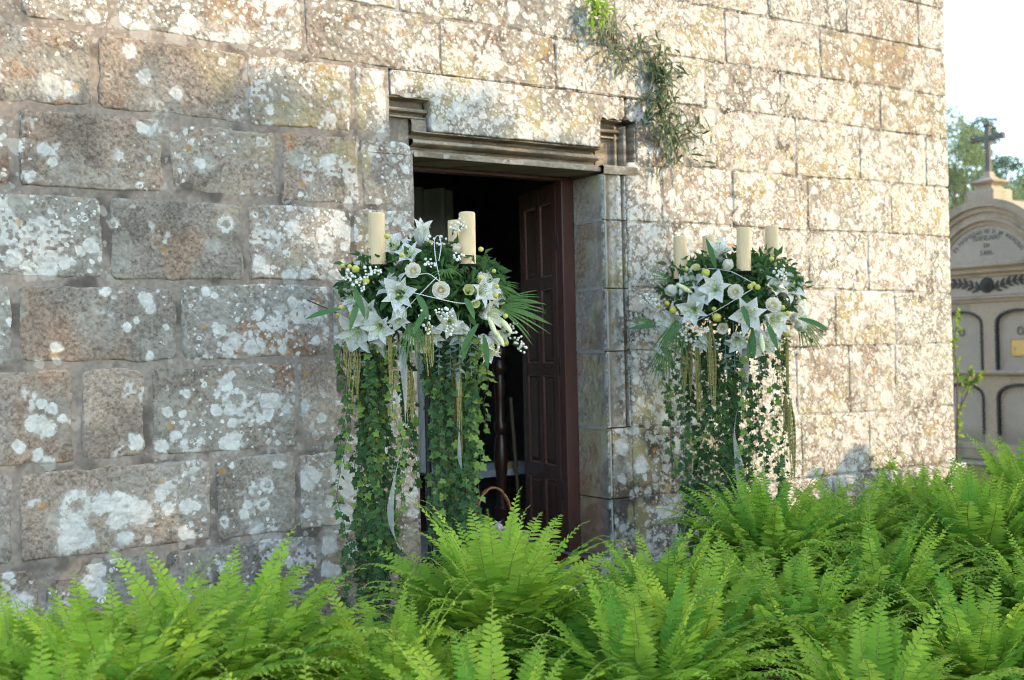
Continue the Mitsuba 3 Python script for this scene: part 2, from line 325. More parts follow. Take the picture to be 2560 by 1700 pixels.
for r, (a, b) in CUTS.items():
    for xs in (a, b):
        if xs is None: continue
        for x0, x1 in zip(xs, xs[1:]):
            j = rng.uniform(.024, .040) if x1 < 2.3 else .018 if x1 < 2.9 else rng.uniform(.005, .010)
            jit = .011 if x1 < 2.9 else .004
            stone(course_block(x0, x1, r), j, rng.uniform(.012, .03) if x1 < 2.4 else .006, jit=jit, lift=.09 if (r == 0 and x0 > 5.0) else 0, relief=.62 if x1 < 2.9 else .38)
# the head of the doorway: flush lintel stones round two eared recesses
stone(sbox(2.467, 2.285, 2.657, 2.63), .012, .008, jit=.003)
stone(sbox(2.467, 2.21, 2.50, 2.29), .01, .004, jit=.001)
stone(Polygon([(2.66, 2.497), (2.884, 2.497), (2.884, 2.337), (3.952, 2.337), (3.952, 2.502), (4.12, 2.502), (4.12, 2.63), (2.66, 2.63)]), .006, .006, jit=.0035, name='lintel', relief=.35)
stone(Polygon([(4.197, 2.24), (4.80, 2.285), (4.80, 2.63), (4.12, 2.63), (4.12, 2.502), (4.197, 2.502)]), .008, .006, jit=.0035, relief=.4)
# mouldings
def uvof(V, i): return np.column_stack([i * 8 + 4 + V[:, 0] * .01 - .5 * V[:, 1], V[:, 2] + .5 * V[:, 1]])
def moulding(name, m, mat='mat_moulding'):
    global stone_no
    stone_no += 1
    m = trimesh.graph.smooth_shade(m, angle=math.radians(40), facet_minarea=None)
    return mesh(name, m, mat, church, smooth=True, uv=uvof(m.vertices, stone_no))
HOLLOW = [(.12, 2.337), (.010, 2.337), (.010, 2.333), (.075, 2.329), (.075, 2.316), (.050, 2.306), (.030, 2.302), (.022, 2.294), (.022, 2.284), (.032, 2.275), (.072, 2.268), (.072, 2.256), (.048, 2.250), (.030, 2.246), (.028, 2.238), (.012, 2.234), (.012, 2.212), (.26, 2.212)]
moulding('lintel_moulding', extrude_x(HOLLOW, 2.798, 3.953, .03, .006, 3))
EAR = [(.10, 2.50), (.006, 2.50), (.006, 2.495), (.070, 2.488), (.076, 2.470), (.060, 2.455), (.030, 2.450), (.022, 2.442), (.026, 2.434), (.062, 2.428), (.066, 2.418), (.04, 2.412), (.036, 2.404), (.08, 2.402), (.10, 2.402)]
moulding('ear_moulding', extrude_x(EAR, 2.662, 2.882, .03, .005, 5))
moulding('ear_moulding', extrude_x(EAR, 3.957, 4.10, .03, .005, 6))
def upright(prof, z0, z1, sd=0):
    """profile of (y, x) pairs swept upwards"""
    m = extrude_x([(a, b) for a, b in prof], z0, z1, .03, .005, sd)
    V = m.vertices.copy(); m = trimesh.Trimesh(np.column_stack([V[:, 2], V[:, 1], V[:, 0]]), m.faces[:, ::-1], process=False)
    return m
EARV = [(.10, 4.195), (.006, 4.195), (.006, 4.189), (.070, 4.182), (.076, 4.165), (.060, 4.150), (.024, 4.143), (.012, 4.132), (.016, 4.120), (.062, 4.110), (.066, 4.095), (.04, 4.088), (.036, 4.072), (.08, 4.068), (.10, 4.068)]
moulding('ear_moulding', upright(EARV, 2.242, 2.472, 8))
moulding('ear_block', extrude_x([(.10, 2.4015), (.040, 2.4015), (.032, 2.38), (.034, 2.338), (.10, 2.338)], 2.799, 2.882, .02, .01, 9))
moulding('recess_panel', extrude_x([(.10, 2.405), (.066, 2.405), (.066, 2.24), (.10, 2.24)], 2.662, 2.797, .03, .006, 10))
moulding('recess_panel', extrude_x([(.10, 2.405), (.066, 2.405), (.066, 2.25), (.10, 2.25)], 3.957, 4.068, .03, .006, 11))
stone(sbox(2.50, 2.214, 2.795, 2.24), .004, .003, jit=.001)
moulding('jamb_cap', extrude_x([(.26, 2.247), (-.004, 2.247), (-.012, 2.232), (-.006, 2.20), (.26, 2.20)], 3.957, 4.195, .03, .008, 12))
# moulded right jamb, one block per course; its return forms the reveal
JAMB = [(.27, 3.955), (.02, 3.955), (.004, 3.962), (.004, 3.974), (.030, 3.982), (.034, 3.996), (.024, 4.008), (.016, 4.022), (.016, 4.046), (.006, 4.058), (.006, 4.078), (.012, 4.088), (.040, 4.094), (.040, 4.104), (.004, 4.108), (.004, 4.116), (.27, 4.116)]
FLAT = [(.27, 3.955), (.006, 3.955), (.0, 3.962), (.0, 3.972), (.012, 3.974), (.012, 3.980), (.0, 3.984), (-.002, 4.04), (.0, 4.116), (.27, 4.116)]
for r in range(6):
    z0, z1 = ROWS[r] + .003, (ROWS[r + 1] if r < 5 else 2.20) - (.003 if r < 5 else .002)
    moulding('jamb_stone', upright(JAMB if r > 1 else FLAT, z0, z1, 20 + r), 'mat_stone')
    mesh('pointing', cat([bx(3.9525, 3.9605, .022, .258, ROWS[r + 1] - .009, ROWS[r + 1] + .008), bx(3.9625, 3.9735, -.0015, .02, z0 + .01, z1 - .01)]) if 0 < r < 5 else bx(3.9625, 3.9735, -.0015, .02, z0 + .01, z1 - .01), 'mat_pointing', church)
# mortar bed behind the stones and the body of the wall
def bed(x0, x1, z0, z1, y):
    nx, nz = max(2, int((x1 - x0) / .06)), max(2, int((z1 - z0) / .06))
    X, Z = np.meshgrid(np.linspace(x0, x1, nx), np.linspace(z0, z1, nz)); V = np.column_stack([X.ravel(), X.ravel() * 0, Z.ravel()])
    Y = y(V[:, 0]) + (meshkit.fbm(V * 8, 3, 3) - .5) * np.interp(V[:, 0], [2.5, 3.2], [.012, .022])
    V[:, 1] = Y
    i, j = np.meshgrid(np.arange(nx - 1), np.arange(nz - 1)); a = (j * nx + i).ravel()
    return trimesh.Trimesh(V, np.vstack([np.column_stack([a, a + 1, a + nx + 1]), np.column_stack([a, a + nx + 1, a + nx])]), process=False)
ym = lambda x: np.interp(x, [0, 2.3, 2.9, 3.4], [.0032, .0034, .0034, .0035])
mesh('mortar', cat([bed(WX0, 2.66, -.1, 2.63, ym), bed(2.66, DX0, -.1, 2.24, ym), bed(WX0, WX1 - .03, 2.63, 3.85, ym), bed(4.2, WX1 - .03, -.1, 2.63, ym), bed(4.118, 4.2, -.1, 2.24, ym)]), 'mat_mortar', church, smooth=True)
core = [bx(WX0, DX0, .066, .30, -.3, 5.2), bx(3.956, WX1 - .012, .268, .30, -.3, 5.2), bx(4.12, WX1 - .012, .066, .268, -.3, 2.2), bx(DX0, WX1 - .012, .104, .268, 2.338, 5.2), bx(DX0, 3.956, .262, .30, 2.212, 5.2), bx(4.196, WX1 - .012, .066, .104, 2.2, 5.2), bx(3.955, 4.2, .104, .268, 2.2, 2.338), bx(DX0, 4.196, .08, .104, 2.5, 5.2), bx(WX0, WX1 - .012, -.02, .066, 3.855, 5.2),
        bx(WX0, 2.3, .302, .85, -.3, 5.2), bx(4.75, WX1 - .012, .302, .85, -.3, 5.2), bx(2.3, 4.75, .302, .85, 2.55, 5.2)]
mesh('wall_core', cat(core), 'mat_mortar', church)
room = [bx(-.35, -.05, .852, 6.2, -.3, 5.2), bx(6.64, 6.938, .852, 6.2, -.3, 5.2), bx(-.05, 6.64, 5.9, 6.2, -.3, 5.2), bx(-.35, 6.938, -.02, 6.2, 5.202, 5.5)]
mesh('inner_wall', cat(room), 'mat_dark_room', church)
mesh('stone_floor', bx(-.05, 6.64, .32, 5.9, -.3, .10), 'mat_dark_room', church)
mesh('threshold', bx(DX0, 3.955, -.02, .318, -.3, .112, .012), 'mat_mortar', church)
# ------------------------------------------------------------------ ground
def ground_colour(p, n, uv):
    a = mix(mi.Color3f(.085, .068, .045), mi.Color3f(.15, .12, .085), fbm(p.x * 2, p.y * 2, 1.0))
    a = mix(a, mi.Color3f(.07, .10, .03), sstep(.45, .65, fbm(p.x * .9, p.y * .9, 5.0)) * .7)
    return a * (.75 + .5 * noise(p.x * 40, p.y * 40, 1.0))
scene['mat_ground'] = sided({'type': 'bumpmap', 'tex': mikit.proc(lambda p, n, uv: .02 * fbm(p.x * 12, p.y * 12, 1.0), .005), 'scale': 1.0, 'b': {'type': 'diffuse', 'reflectance': mikit.proc(ground_colour)}})
g = np.unique(np.concatenate([np.linspace(-220, -8, 14), np.linspace(-8, 16, 97), np.linspace(16, 220, 14)]))
gx, gy = np.meshgrid(g, g)
gz = (meshkit.fbm(np.stack([gx * .35, gy * .35, gx * 0], -1), 3, 8) - .5) * .09 - .02 - .06 * np.clip((gx - 7) / 4, 0, 1)
n_ = len(g); i, j = np.meshgrid(np.arange(n_ - 1), np.arange(n_ - 1)); a = (j * n_ + i).ravel()
tag(mesh('ground', (np.stack([gx, gy, gz], -1).reshape(-1, 3), np.column_stack([a, a + 1, a + n_ + 1, a + n_])), 'mat_ground', None, smooth=True), kind='structure')

# ------------------------------------------------------------------ foliage helpers
def leaf_quads(C, D, N, L, W, fold=.12):
    """rhombic leaves: base C, direction D, face normal N, length L, width W (arrays)"""
    D = D / np.linalg.norm(D, axis=1, keepdims=True)
    S = np.cross(N, D); S /= np.linalg.norm(S, axis=1, keepdims=True) + 1e-9
    N = np.cross(D, S)
    L = np.broadcast_to(L, (len(C),))[:, None]; W = np.broadcast_to(W, (len(C),))[:, None]
    V = np.stack([C, C + D * L * .42 + S * W * .5 + N * L * fold, C + D * L - N * L * fold * .6, C + D * L * .42 - S * W * .5 + N * L * fold], 1).reshape(-1, 3)
    b = np.arange(len(C))[:, None] * 4
    return V, np.vstack([b + [0, 2, 1], b + [0, 3, 2]])

def unit(r, n):
    v = r.normal(size=(n, 3)); return v / np.linalg.norm(v, axis=1, keepdims=True)

def crown_leaves(blobs, per, L, W, seed, shell=.55):
    r = np.random.default_rng(seed); C = []
    for c, rad in blobs:
        n = int(per * np.prod(rad) ** (2 / 3)) if np.ndim(rad) else int(per * rad ** 2)
        u = unit(r, n) * (shell + (1 - shell) * r.random((n, 1))) ** .7 * np.asarray(rad)
        k = meshkit.noise((np.asarray(c) + u) * 2.2, seed) > .34
        C.append((np.asarray(c) + u)[k])
    C = np.vstack(C); n = len(C)
    N = unit(r, n) + [0, 0, .7]
    return leaf_quads(C, unit(r, n) + [0, 0, -.4], N, L * r.uniform(.6, 1.3, n), W * r.uniform(.6, 1.3, n))

def bark(p, n, uv):
    return mix(mi.Color3f(.10, .075, .05), mi.Color3f(.22, .18, .13), fbm(p.x * 14, p.y * 14, p.z * 4))
scene['mat_bark'] = sided({'type': 'diffuse', 'reflectance': mikit.proc(bark)})
scene['mat_tree_leaf'] = LEAF((.10, .17, .045), .7)
scene['mat_olive_leaf'] = LEAF((.30, .36, .19), .8)
scene['mat_far_leaf'] = LEAF((.19, .26, .19), .6)

def tree(name, label, category, base, blobs, per, L, W, mat, seed, trunk_r=.2, group=None):
    t = thing(name, label, category, group)
    base = np.asarray(base, float); top = np.mean([b[0] for b in blobs], 0)
    r = np.random.default_rng(seed); parts = []
    k = np.linspace(0, 1, 8)[:, None]
    fork = base + (top - base) * .62
    parts.append(tube(base + (fork - base) * k + np.sin(k * 3) * [.15, .1, 0], np.linspace(trunk_r, trunk_r * .6, 8), 9))
    for c, rad in blobs:
        e = np.asarray(c); m = (fork + e) / 2 + r.normal(size=3) * .2 * np.array([1, 1, .3])
        q = np.array([fork, m, e]); parts.append(tube(q, [trunk_r * .45, trunk_r * .28, trunk_r * .08], 6))
    mesh('trunk', cat(parts), 'mat_bark', t, smooth=True)
    mesh('crown', crown_leaves(blobs, per, L, W, seed), mat, t)
    return t

# the tree to the right of the viewer whose crown dapples the left part of the wall: blobs given by where their shade falls on the wall
def shade(x, z, t): return np.array([x, 0, z]) + SUN * t
SB = [((-.4, .4, 9.0), 1.0), ((.6, 1.2, 8.6), .95), ((1.5, .4, 9.4), 1.0), ((2.6, .9, 9.0), .9), ((1.4, 1.75, 8.2), .62), ((2.5, 1.75, 9.3), .62), ((3.35, 1.55, 8.6), .66),
      ((3.5, .6, 8.3), .85), ((3.55, -.4, 9.2), .85), ((1.0, -.7, 8.8), 1.0), ((2.4, -.5, 8.2), .95), ((-.8, 1.9, 8.8), .8), ((.2, -1.0, 9.6), 1.0), ((.35, 2.5, 9.2), .42), ((3.95, 1.35, 9.0), .42), ((2.85, 2.15, 8.8), .36),
      ((3.2, -1.3, 9.0), .8), ((1.6, -1.5, 9.4), .9), ((-1.2, -.6, 9.0), 1.0), ((4.15, .8, 8.8), .42), ((4.1, .2, 9.1), .5), ((4.0, -.5, 8.9), .6), ((4.05, 1.6, 9.2), .33), ((2.0, 2.2, 9.5), .3), ((3.55, 2.0, 8.9), .3)]
blobs = [(shade(*b), r) for b, r in SB]
c0 = np.mean([b[0] for b in blobs], 0)
tree('shade_tree', 'broad leafy tree standing to the right outside the picture, dappling the church wall', 'tree', (c0[0] + .8, c0[1] - .5, -.1), blobs, 2050, .12, .075, 'mat_tree_leaf', 11, .24)
# hedge and two round-headed slabs, added out of view to shade the wall foot
hb = [(shade(x, z, 3.6 + .3 * math.sin(x * 5)), r) for x, z, r in ((4.4, -.55, .6), (5.0, -.62, .6), (5.7, -.65, .62), (6.4, -.75, .62), (7.1, -.85, .6))]
tree('added_hedge', 'added hedge out of view on the right, placed to shade the ferns and the wall foot', 'hedge', (shade(5.7, 0, 3.6)[0], shade(5.7, 0, 3.6)[1], -.05), hb, 2600, .08, .05, 'mat_tree_leaf', 12, .06)
scene['mat_shadow_slab'] = sided({'type': 'diffuse', 'reflectance': mikit.proc(lambda p, n, uv: mix(mi.Color3f(.28, .27, .24), mi.Color3f(.45, .43, .39), fbm(p.x * 6, p.y * 6, p.z * 6)))})
for nm, (sx, sz), w, lab in (('a', (5.53, .47), .20, 'narrower'), ('b', (5.89, .58), .29, 'wider')):
    top = shade(sx, sz, 3.2); prof = [(-w / 2, -.1), (w / 2, -.1), (w / 2, top[2] - w * .75)] + [(w / 2 * math.cos(q), top[2] - w * .75 + w * .75 * math.sin(q)) for q in np.linspace(.15, math.pi - .15, 12)] + [(-w / 2, top[2] - w * .75)]
    m = trimesh.creation.extrude_polygon(Polygon(prof), .12, engine='earcut')
    a_ = math.atan2(SUN[1], SUN[0])
    M = np.eye(4); M[:3, :3] = np.column_stack([[-math.sin(a_), math.cos(a_), 0], [0, 0, 1], [math.cos(a_), math.sin(a_), 0]]); M[:3, 3] = [top[0], top[1], 0]
    k = mesh('shadow_slab', apply(m, M), 'mat_shadow_slab')  # unseen slab, added only for its round-headed shadow
    tag(k, f'{lab} round headed slab added out of view on the right to cast a shadow on the wall', 'sun_blocker')

# trees behind the tomb
def cloud(c, n, spread, rad, seed):
    r = np.random.default_rng(seed)
    return [(np.asarray(c) + r.normal(size=3) * spread, r.uniform(*rad)) for _ in range(n)]
tree('olive_tree', 'pale grey green tree rising left of the tomb cross', 'tree', (20.9, 10.2, -.2), cloud((20.75, 9.95, 3.9), 14, (.5, .5, .85), (.4, .7), 3), 2600, .11, .035, 'mat_olive_leaf', 21, .12)
tree('tall_tree', 'bluish distant tree showing between the tomb gable and the pale tree', 'tree', (35.3, 19.4, -.2), cloud((35.4, 19.5, 5.9), 15, (.9, .9, 1.1), (.6, 1.1), 4), 1800, .2, .1, 'mat_far_leaf', 22, .25)
tree('young_tree', 'thin topped tree at the right edge behind the gable', 'tree', (27.9, 12.4, -.2), cloud((27.9, 12.4, 4.6), 9, (.5, .5, .6), (.35, .6), 5), 2400, .13, .06, 'mat_olive_leaf', 23, .14)
# ------------------------------------------------------------------ wooden door, open inwards
def wood(p, n, uv):
    v = fbm(p.x * 30 + p.y * 30, p.z * 2.5, 3.0)
    return mix(mi.Color3f(.07, .030, .024), mi.Color3f(.12, .052, .040), v)
scene['mat_door_wood'] = sided(P(mikit.proc(wood), .38, specular=.5))
scene['mat_bead_glint'] = sided(P((.22, .095, .072), .3, specular=.6))  # lighter and redder than the door wood: glints painted into the beads
scene['mat_iron'] = sided(P((.022, .022, .024), .5, metallic=.3))
door = f'{church}__door'
A = math.radians(104); hinge = np.array([3.872, .335, 0]); dirx = np.array([-math.cos(A), math.sin(A), 0])
# local: x along the leaf from the hinge, y into the leaf (visible face at y=0 faces the opening), z up
nrm = np.array([-dirx[1], dirx[0], 0]); nrm = nrm if nrm[0] < 0 else -nrm
MD = np.eye(4); MD[:3, 0] = dirx; MD[:3, 1] = -nrm; MD[:3, 2] = [0, 0, 1]; MD[:3, 3] = hinge
def dput(name, m, mat='mat_door_wood', smooth=False, label=None): return put(name, mikit.ply(apply(m, MD), mat, smooth=smooth), door, None, label)
LW, Z0, Z1 = .60, .125, 2.19
cols = [(.075, .265), (.325, .525)]
rows = [(.20, .50), (.575, 1.10), (1.165, 1.60), (1.665, 2.09)]
dput('leaf_core', bx(0, LW, .022, .045, Z0, Z1))
for x0, x1 in ((0, .075), (.265, .325), (.525, LW)): dput('stile', bx(x0, x1, 0, .0215, Z0, Z1, .003))
zs = [Z0] + [v for r in rows for v in r] + [Z1]
for z0, z1 in zip(zs[::2], zs[1::2]):
    for x0, x1 in cols: dput('rail', bx(x0 + .0005, x1 - .0005, .001, .0213, z0, z1, .003))
for z0, z1 in rows:
    for x0, x1 in cols:
        q = [(x0 + .004, z0 + .004), (x1 - .004, z0 + .004), (x1 - .004, z1 - .004), (x0 + .004, z1 - .004)]
        b = .032
        V = [(x, .0215, z) for x, z in q] + [(x + b * sx, .006, z + b * sz) for (x, z), sx, sz in zip(q, (1, -1, -1, 1), (1, 1, -1, -1))]
        dput('panel', trimesh.Trimesh(V, [(0, 1, 5), (0, 5, 4), (1, 2, 6), (1, 6, 5), (2, 3, 7), (2, 7, 6), (3, 0, 4), (3, 4, 7), (4, 5, 6), (4, 6, 7)], process=False))
        for (ax, az), (cx_, cz_) in zip(q, q[1:] + q[:1]):
            dput('bead', tube([(ax, .0125, az), (cx_, .0125, cz_)], .0085, 6), 'mat_bead_glint', True)
for z in (.45, 1.15, 1.85): dput('hinge', tube([(-.008, .01, z - .05), (-.008, .01, z + .05)], .011, 8), 'mat_iron', True)
mesh('door_frame', cat([bx(3.874, 3.954, .272, .335, .113, 2.21, .004), bx(DX0 + .06, 3.873, .274, .335, 2.192, 2.211, .002)]), 'mat_door_wood', church)

# ------------------------------------------------------------------ things seen in the dark behind the doorway
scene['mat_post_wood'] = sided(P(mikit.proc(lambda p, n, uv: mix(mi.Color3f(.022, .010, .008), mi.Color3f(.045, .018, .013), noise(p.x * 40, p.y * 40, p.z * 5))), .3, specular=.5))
scene['mat_white_cloth'] = sided(P((.62, .63, .66), .8))
scene['mat_wicker'] = sided(P(mikit.proc(lambda p, n, uv: mix(mi.Color3f(.20, .075, .025), mi.Color3f(.33, .15, .06), noise(p.x * 150, p.y * 150, p.z * 150))), .5))
scene['mat_pale_wood'] = sided(P((.20, .14, .085), .7))
scene['mat_petal_blush'] = LEAF((.72, .66, .66), .5, .6)
scene['mat_pink'] = sided(P((.45, .16, .36), .6))
prof = [(.06, .10), (.06, .16), (.035, .18), (.032, .24), (.05, .27), (.052, .30), (.03, .33), (.026, .42), (.036, .52), (.045, .60), (.036, .70), (.026, .74), (.04, .77), (.04, .80), (.027, .83), (.027, .95), (.034, 1.03), (.027, 1.10), (.042, 1.13), (.042, 1.16), (.028, 1.19), (.05, 1.22), (.05, 1.26), (.0, 1.262)]
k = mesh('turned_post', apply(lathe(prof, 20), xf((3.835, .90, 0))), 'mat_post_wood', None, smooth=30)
tag(k, 'dark polished turned wooden post just inside the doorway', 'post')
t = thing('side_table', 'small dark table under a white cloth in the gloom behind the turned post', 'table')
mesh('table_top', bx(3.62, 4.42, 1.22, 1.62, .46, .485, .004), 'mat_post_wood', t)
mesh('table_cloth', cat([bx(3.60, 4.44, 1.20, 1.64, .486, .494), bx(3.60, 4.44, 1.193, 1.199, .455, .494)]), 'mat_white_cloth', t)
for lx in (3.66, 4.38):
    for ly in (1.26, 1.58): mesh('leg', bx(lx - .02, lx + .02, ly - .02, ly + .02, .10, .459, .003), 'mat_post_wood', t)
scene['mat_yellow_box'] = sided(P((.55, .42, .16), .6))
k = mesh('small_box', bx(4.04, 4.12, 1.206, 1.25, .4945, .535, .003), 'mat_yellow_box'); tag(k, 'small yellowish box on the front edge of the white cloth', 'box')
t = thing('broom', 'pale broom stick leaning upright beside the open door leaf', 'broom')
mesh('handle', tube([(4.093, 1.10, .24), (4.07, 1.14, .95)], .011, 8), 'mat_pale_wood', t, smooth=True)
r = np.random.default_rng(4)
mesh('bristles', cat([tube([(4.093 + dx * .3, 1.10 + dy * .3, .25), (4.093 + dx, 1.09 + dy, .10)], .003, 4) for dx, dy in r.uniform(-.07, .07, (50, 2))]), 'mat_pale_wood', t)
scene['mat_drape'] = sided({'type': 'diffuse', 'reflectance': {'type': 'rgb', 'value': [.60, .63, .61]}})
xs = np.linspace(3.25, 4.12, 60); X, Z = np.meshgrid(xs, np.linspace(.12, 2.35, 8))
Y = 1.85 + .05 * np.sin(X * 31) + .03 * np.sin(X * 53 + 1)
i, j = np.meshgrid(np.arange(59), np.arange(7)); a = (j * 60 + i).ravel()
k = mesh('hanging_drape', (np.stack([X, Y, Z], -1).reshape(-1, 3), np.column_stack([a, a + 1, a + 61, a + 60])), 'mat_drape', None, smooth=True)
tag(k, 'grey drape hanging in folds in the dark room behind the doorway', 'curtain')
# basket of flowers with a bow on the threshold
BK = np.array([3.31, .17, .113])
t = thing('wicker_basket', 'wicker basket with a hooped handle and pale blooms standing on the doorstep', 'basket')
rings = []
for z in np.linspace(.01, .15, 8):
    q = np.linspace(0, 2 * np.pi, 41); rr = .105 + .25 * z + .004 * np.sin(q * 20 + z * 400)
    rings.append(tube(np.column_stack([BK[0] + rr * np.cos(q), BK[1] + rr * .8 * np.sin(q), np.full(41, BK[2] + z)]), .0095, 6))
mesh('weave', cat(rings + [apply(lathe([(0, .004), (.10, .004), (.133, .15)], 20), xf(BK) @ np.diag([1, .8, 1, 1]))]), 'mat_wicker', t, smooth=True)
q = np.linspace(0, np.pi, 24)
mesh('handle', cat([tube(np.column_stack([BK[0] + .135 * np.cos(q), BK[1] + .01 * np.sin(q * 9 + s), BK[2] + .13 + .285 * np.sin(q)]), .006, 6) for s in (0, 3.1)]), 'mat_wicker', t, smooth=True)
# ------------------------------------------------------------------ ferns
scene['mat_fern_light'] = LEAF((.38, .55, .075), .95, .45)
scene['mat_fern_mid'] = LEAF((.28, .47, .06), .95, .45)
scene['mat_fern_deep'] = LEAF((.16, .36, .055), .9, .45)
scene['mat_fern_dry'] = LEAF((.34, .25, .09), .6, .6)
scene['mat_fern_stem'] = sided(P((.24, .27, .06), .6))
scene['mat_pot'] = sided(P((.05, .045, .04), .7))

def frond(seed, L, e0, e1, lmax, pairs, curl=.9, frill=0.0):
    """a once-pinnate frond growing along +x: (pinnae mesh, stem mesh)"""
    r = np.random.default_rng(seed); n = 26
    s = np.linspace(0, 1, n); el = np.radians(e0 + (e1 - e0) * s ** 1.6) - np.radians(50) * np.clip((s - .9) / .1, 0, 1) * curl
    az = np.cumsum(r.normal(0, .022, n)) + np.radians(9) * r.uniform(-1, 1) * s
    d = np.column_stack([np.cos(el) * np.cos(az), np.cos(el) * np.sin(az), np.sin(el)])
    C = np.vstack([[0, 0, 0], np.cumsum(d[:-1] * L / (n - 1), 0)])
    V, F = [], []
    for k in range(pairs):
        u = .07 + .925 * (k + .5) / pairs
        for sd in (-1, 1):
            uu = min(.999, u + sd * .25 / pairs); f = uu * (n - 1); i = int(f); f -= i
            c = C[i] * (1 - f) + C[min(i + 1, n - 1)] * f; t = d[i] * (1 - f) + d[min(i + 1, n - 1)] * f
            side = np.cross([-math.sin(az[i]), math.cos(az[i]), 0], t); up = side / np.linalg.norm(side)
            up = up if up[2] * math.cos(el[i]) >= 0 else -up
            lat = np.cross(up, t) * sd; lat /= np.linalg.norm(lat)
            pl = lmax * min(1, (uu + .10) / .30) * max(.10, 1 - max(0, (uu - .40) / .60) ** 1.7) * r.uniform(.88, 1.1)
            w = min(.0215, pl * .48) * r.uniform(.85, 1.1)
            dirp = lat + t * (.30 + .5 * max(0, uu - .7)) + up * r.uniform(-.14, .16); dirp /= np.linalg.norm(dirp)
            wd = np.cross(up, dirp); wd /= np.linalg.norm(wd)
            tw = r.normal(0, .25 + frill); wd = wd * math.cos(tw) + up * math.sin(tw)
            b = len(V)
            dn = -up * pl * (.10 + .25 * frill)
            for q, ww, dz in ((0.0, .55, 0), (.22, 1.0, 0.1), (.6, .82, .3), (.86, .42, .7)):
                V += [c + dirp * pl * q + wd * w * ww * .5 + dn * dz, c + dirp * pl * q - wd * w * ww * .5 + dn * dz]
            V.append(c + dirp * pl + dn)
            F += [(b, b + 1, b + 3), (b, b + 3, b + 2), (b + 2, b + 3, b + 5), (b + 2, b + 5, b + 4), (b + 4, b + 5, b + 7), (b + 4, b + 7, b + 6), (b + 6, b + 7, b + 8)]
    return trimesh.Trimesh(V, F, process=False), tube(C, np.linspace(.0022, .0008, n), 4, False)

KINDS = {'up': [(.64, 82, 40), (.62, 76, 18), (.60, 85, 55), (.64, 74, 2), (.58, 80, 30)],
         'arch': [(.62, 66, -6), (.58, 60, -22), (.60, 70, 5), (.56, 58, -36), (.62, 64, -15)],
         'droop': [(.54, 44, -52), (.50, 36, -60), (.56, 50, -44), (.50, 30, -66), (.46, 40, -58)]}
PLY = {}
for kk, (kind, specs) in enumerate(KINDS.items()):
    for i, (Lf, e0, e1) in enumerate(specs):
        for var, (lm, pr, fr) in {'plain': (.064, 34, .08), 'crisp': (.050, 36, .42)}.items():
            a, b = frond(100 * kk + 7 * i + (50 if var == 'crisp' else 0), Lf, e0, e1, lm, pr, .9, fr)
            for mname in ('light', 'mid', 'deep', 'dry'):
                PLY[kind, i, var, mname] = mikit.ply(a, 'mat_fern_' + mname)
            PLY[kind, i, var, 'stem'] = mikit.ply(b, 'mat_fern_stem', smooth=True)

def fern(x, y, z, size, counts, mats, var, label, seed, pot=True):
    r = np.random.default_rng(seed); t = thing('fern_plant', label, 'fern', 'ferns massed in front of the church wall')
    for kind, c in counts.items():
        for q in range(c):
            az = 2 * np.pi * (q + r.uniform(-.4, .4)) / c * 1.0 + seed
            i = r.integers(5); s = size * r.uniform(.78, 1.1)
            tilt = r.normal(0, .10); ct, st = math.cos(tilt), math.sin(tilt)
            Rm = rotz(az) @ np.array([[1, 0, 0], [0, ct, -st], [0, st, ct]])
            rad = r.uniform(.0, .07)
            M = xf((x + rad * math.cos(az), y + rad * math.sin(az), z + r.uniform(-.02, .02)), Rm, s)
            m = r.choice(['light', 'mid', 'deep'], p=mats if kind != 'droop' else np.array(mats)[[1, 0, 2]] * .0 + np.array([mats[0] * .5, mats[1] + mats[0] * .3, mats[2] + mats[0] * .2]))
            if kind == 'droop' and r.random() < .07: m = 'dry'
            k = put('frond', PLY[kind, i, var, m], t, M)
            put('stem', PLY[kind, i, var, 'stem'], k, M)
    if pot:
        mesh('pot', apply(lathe([(0, 0), (.10, 0), (.14, .2), (.15, .2), (.15, .225), (.135, .225), (.13, .19), (0, .19)], 20), xf((x, y, z - .21))), 'mat_pot', t, smooth=30)
    return t

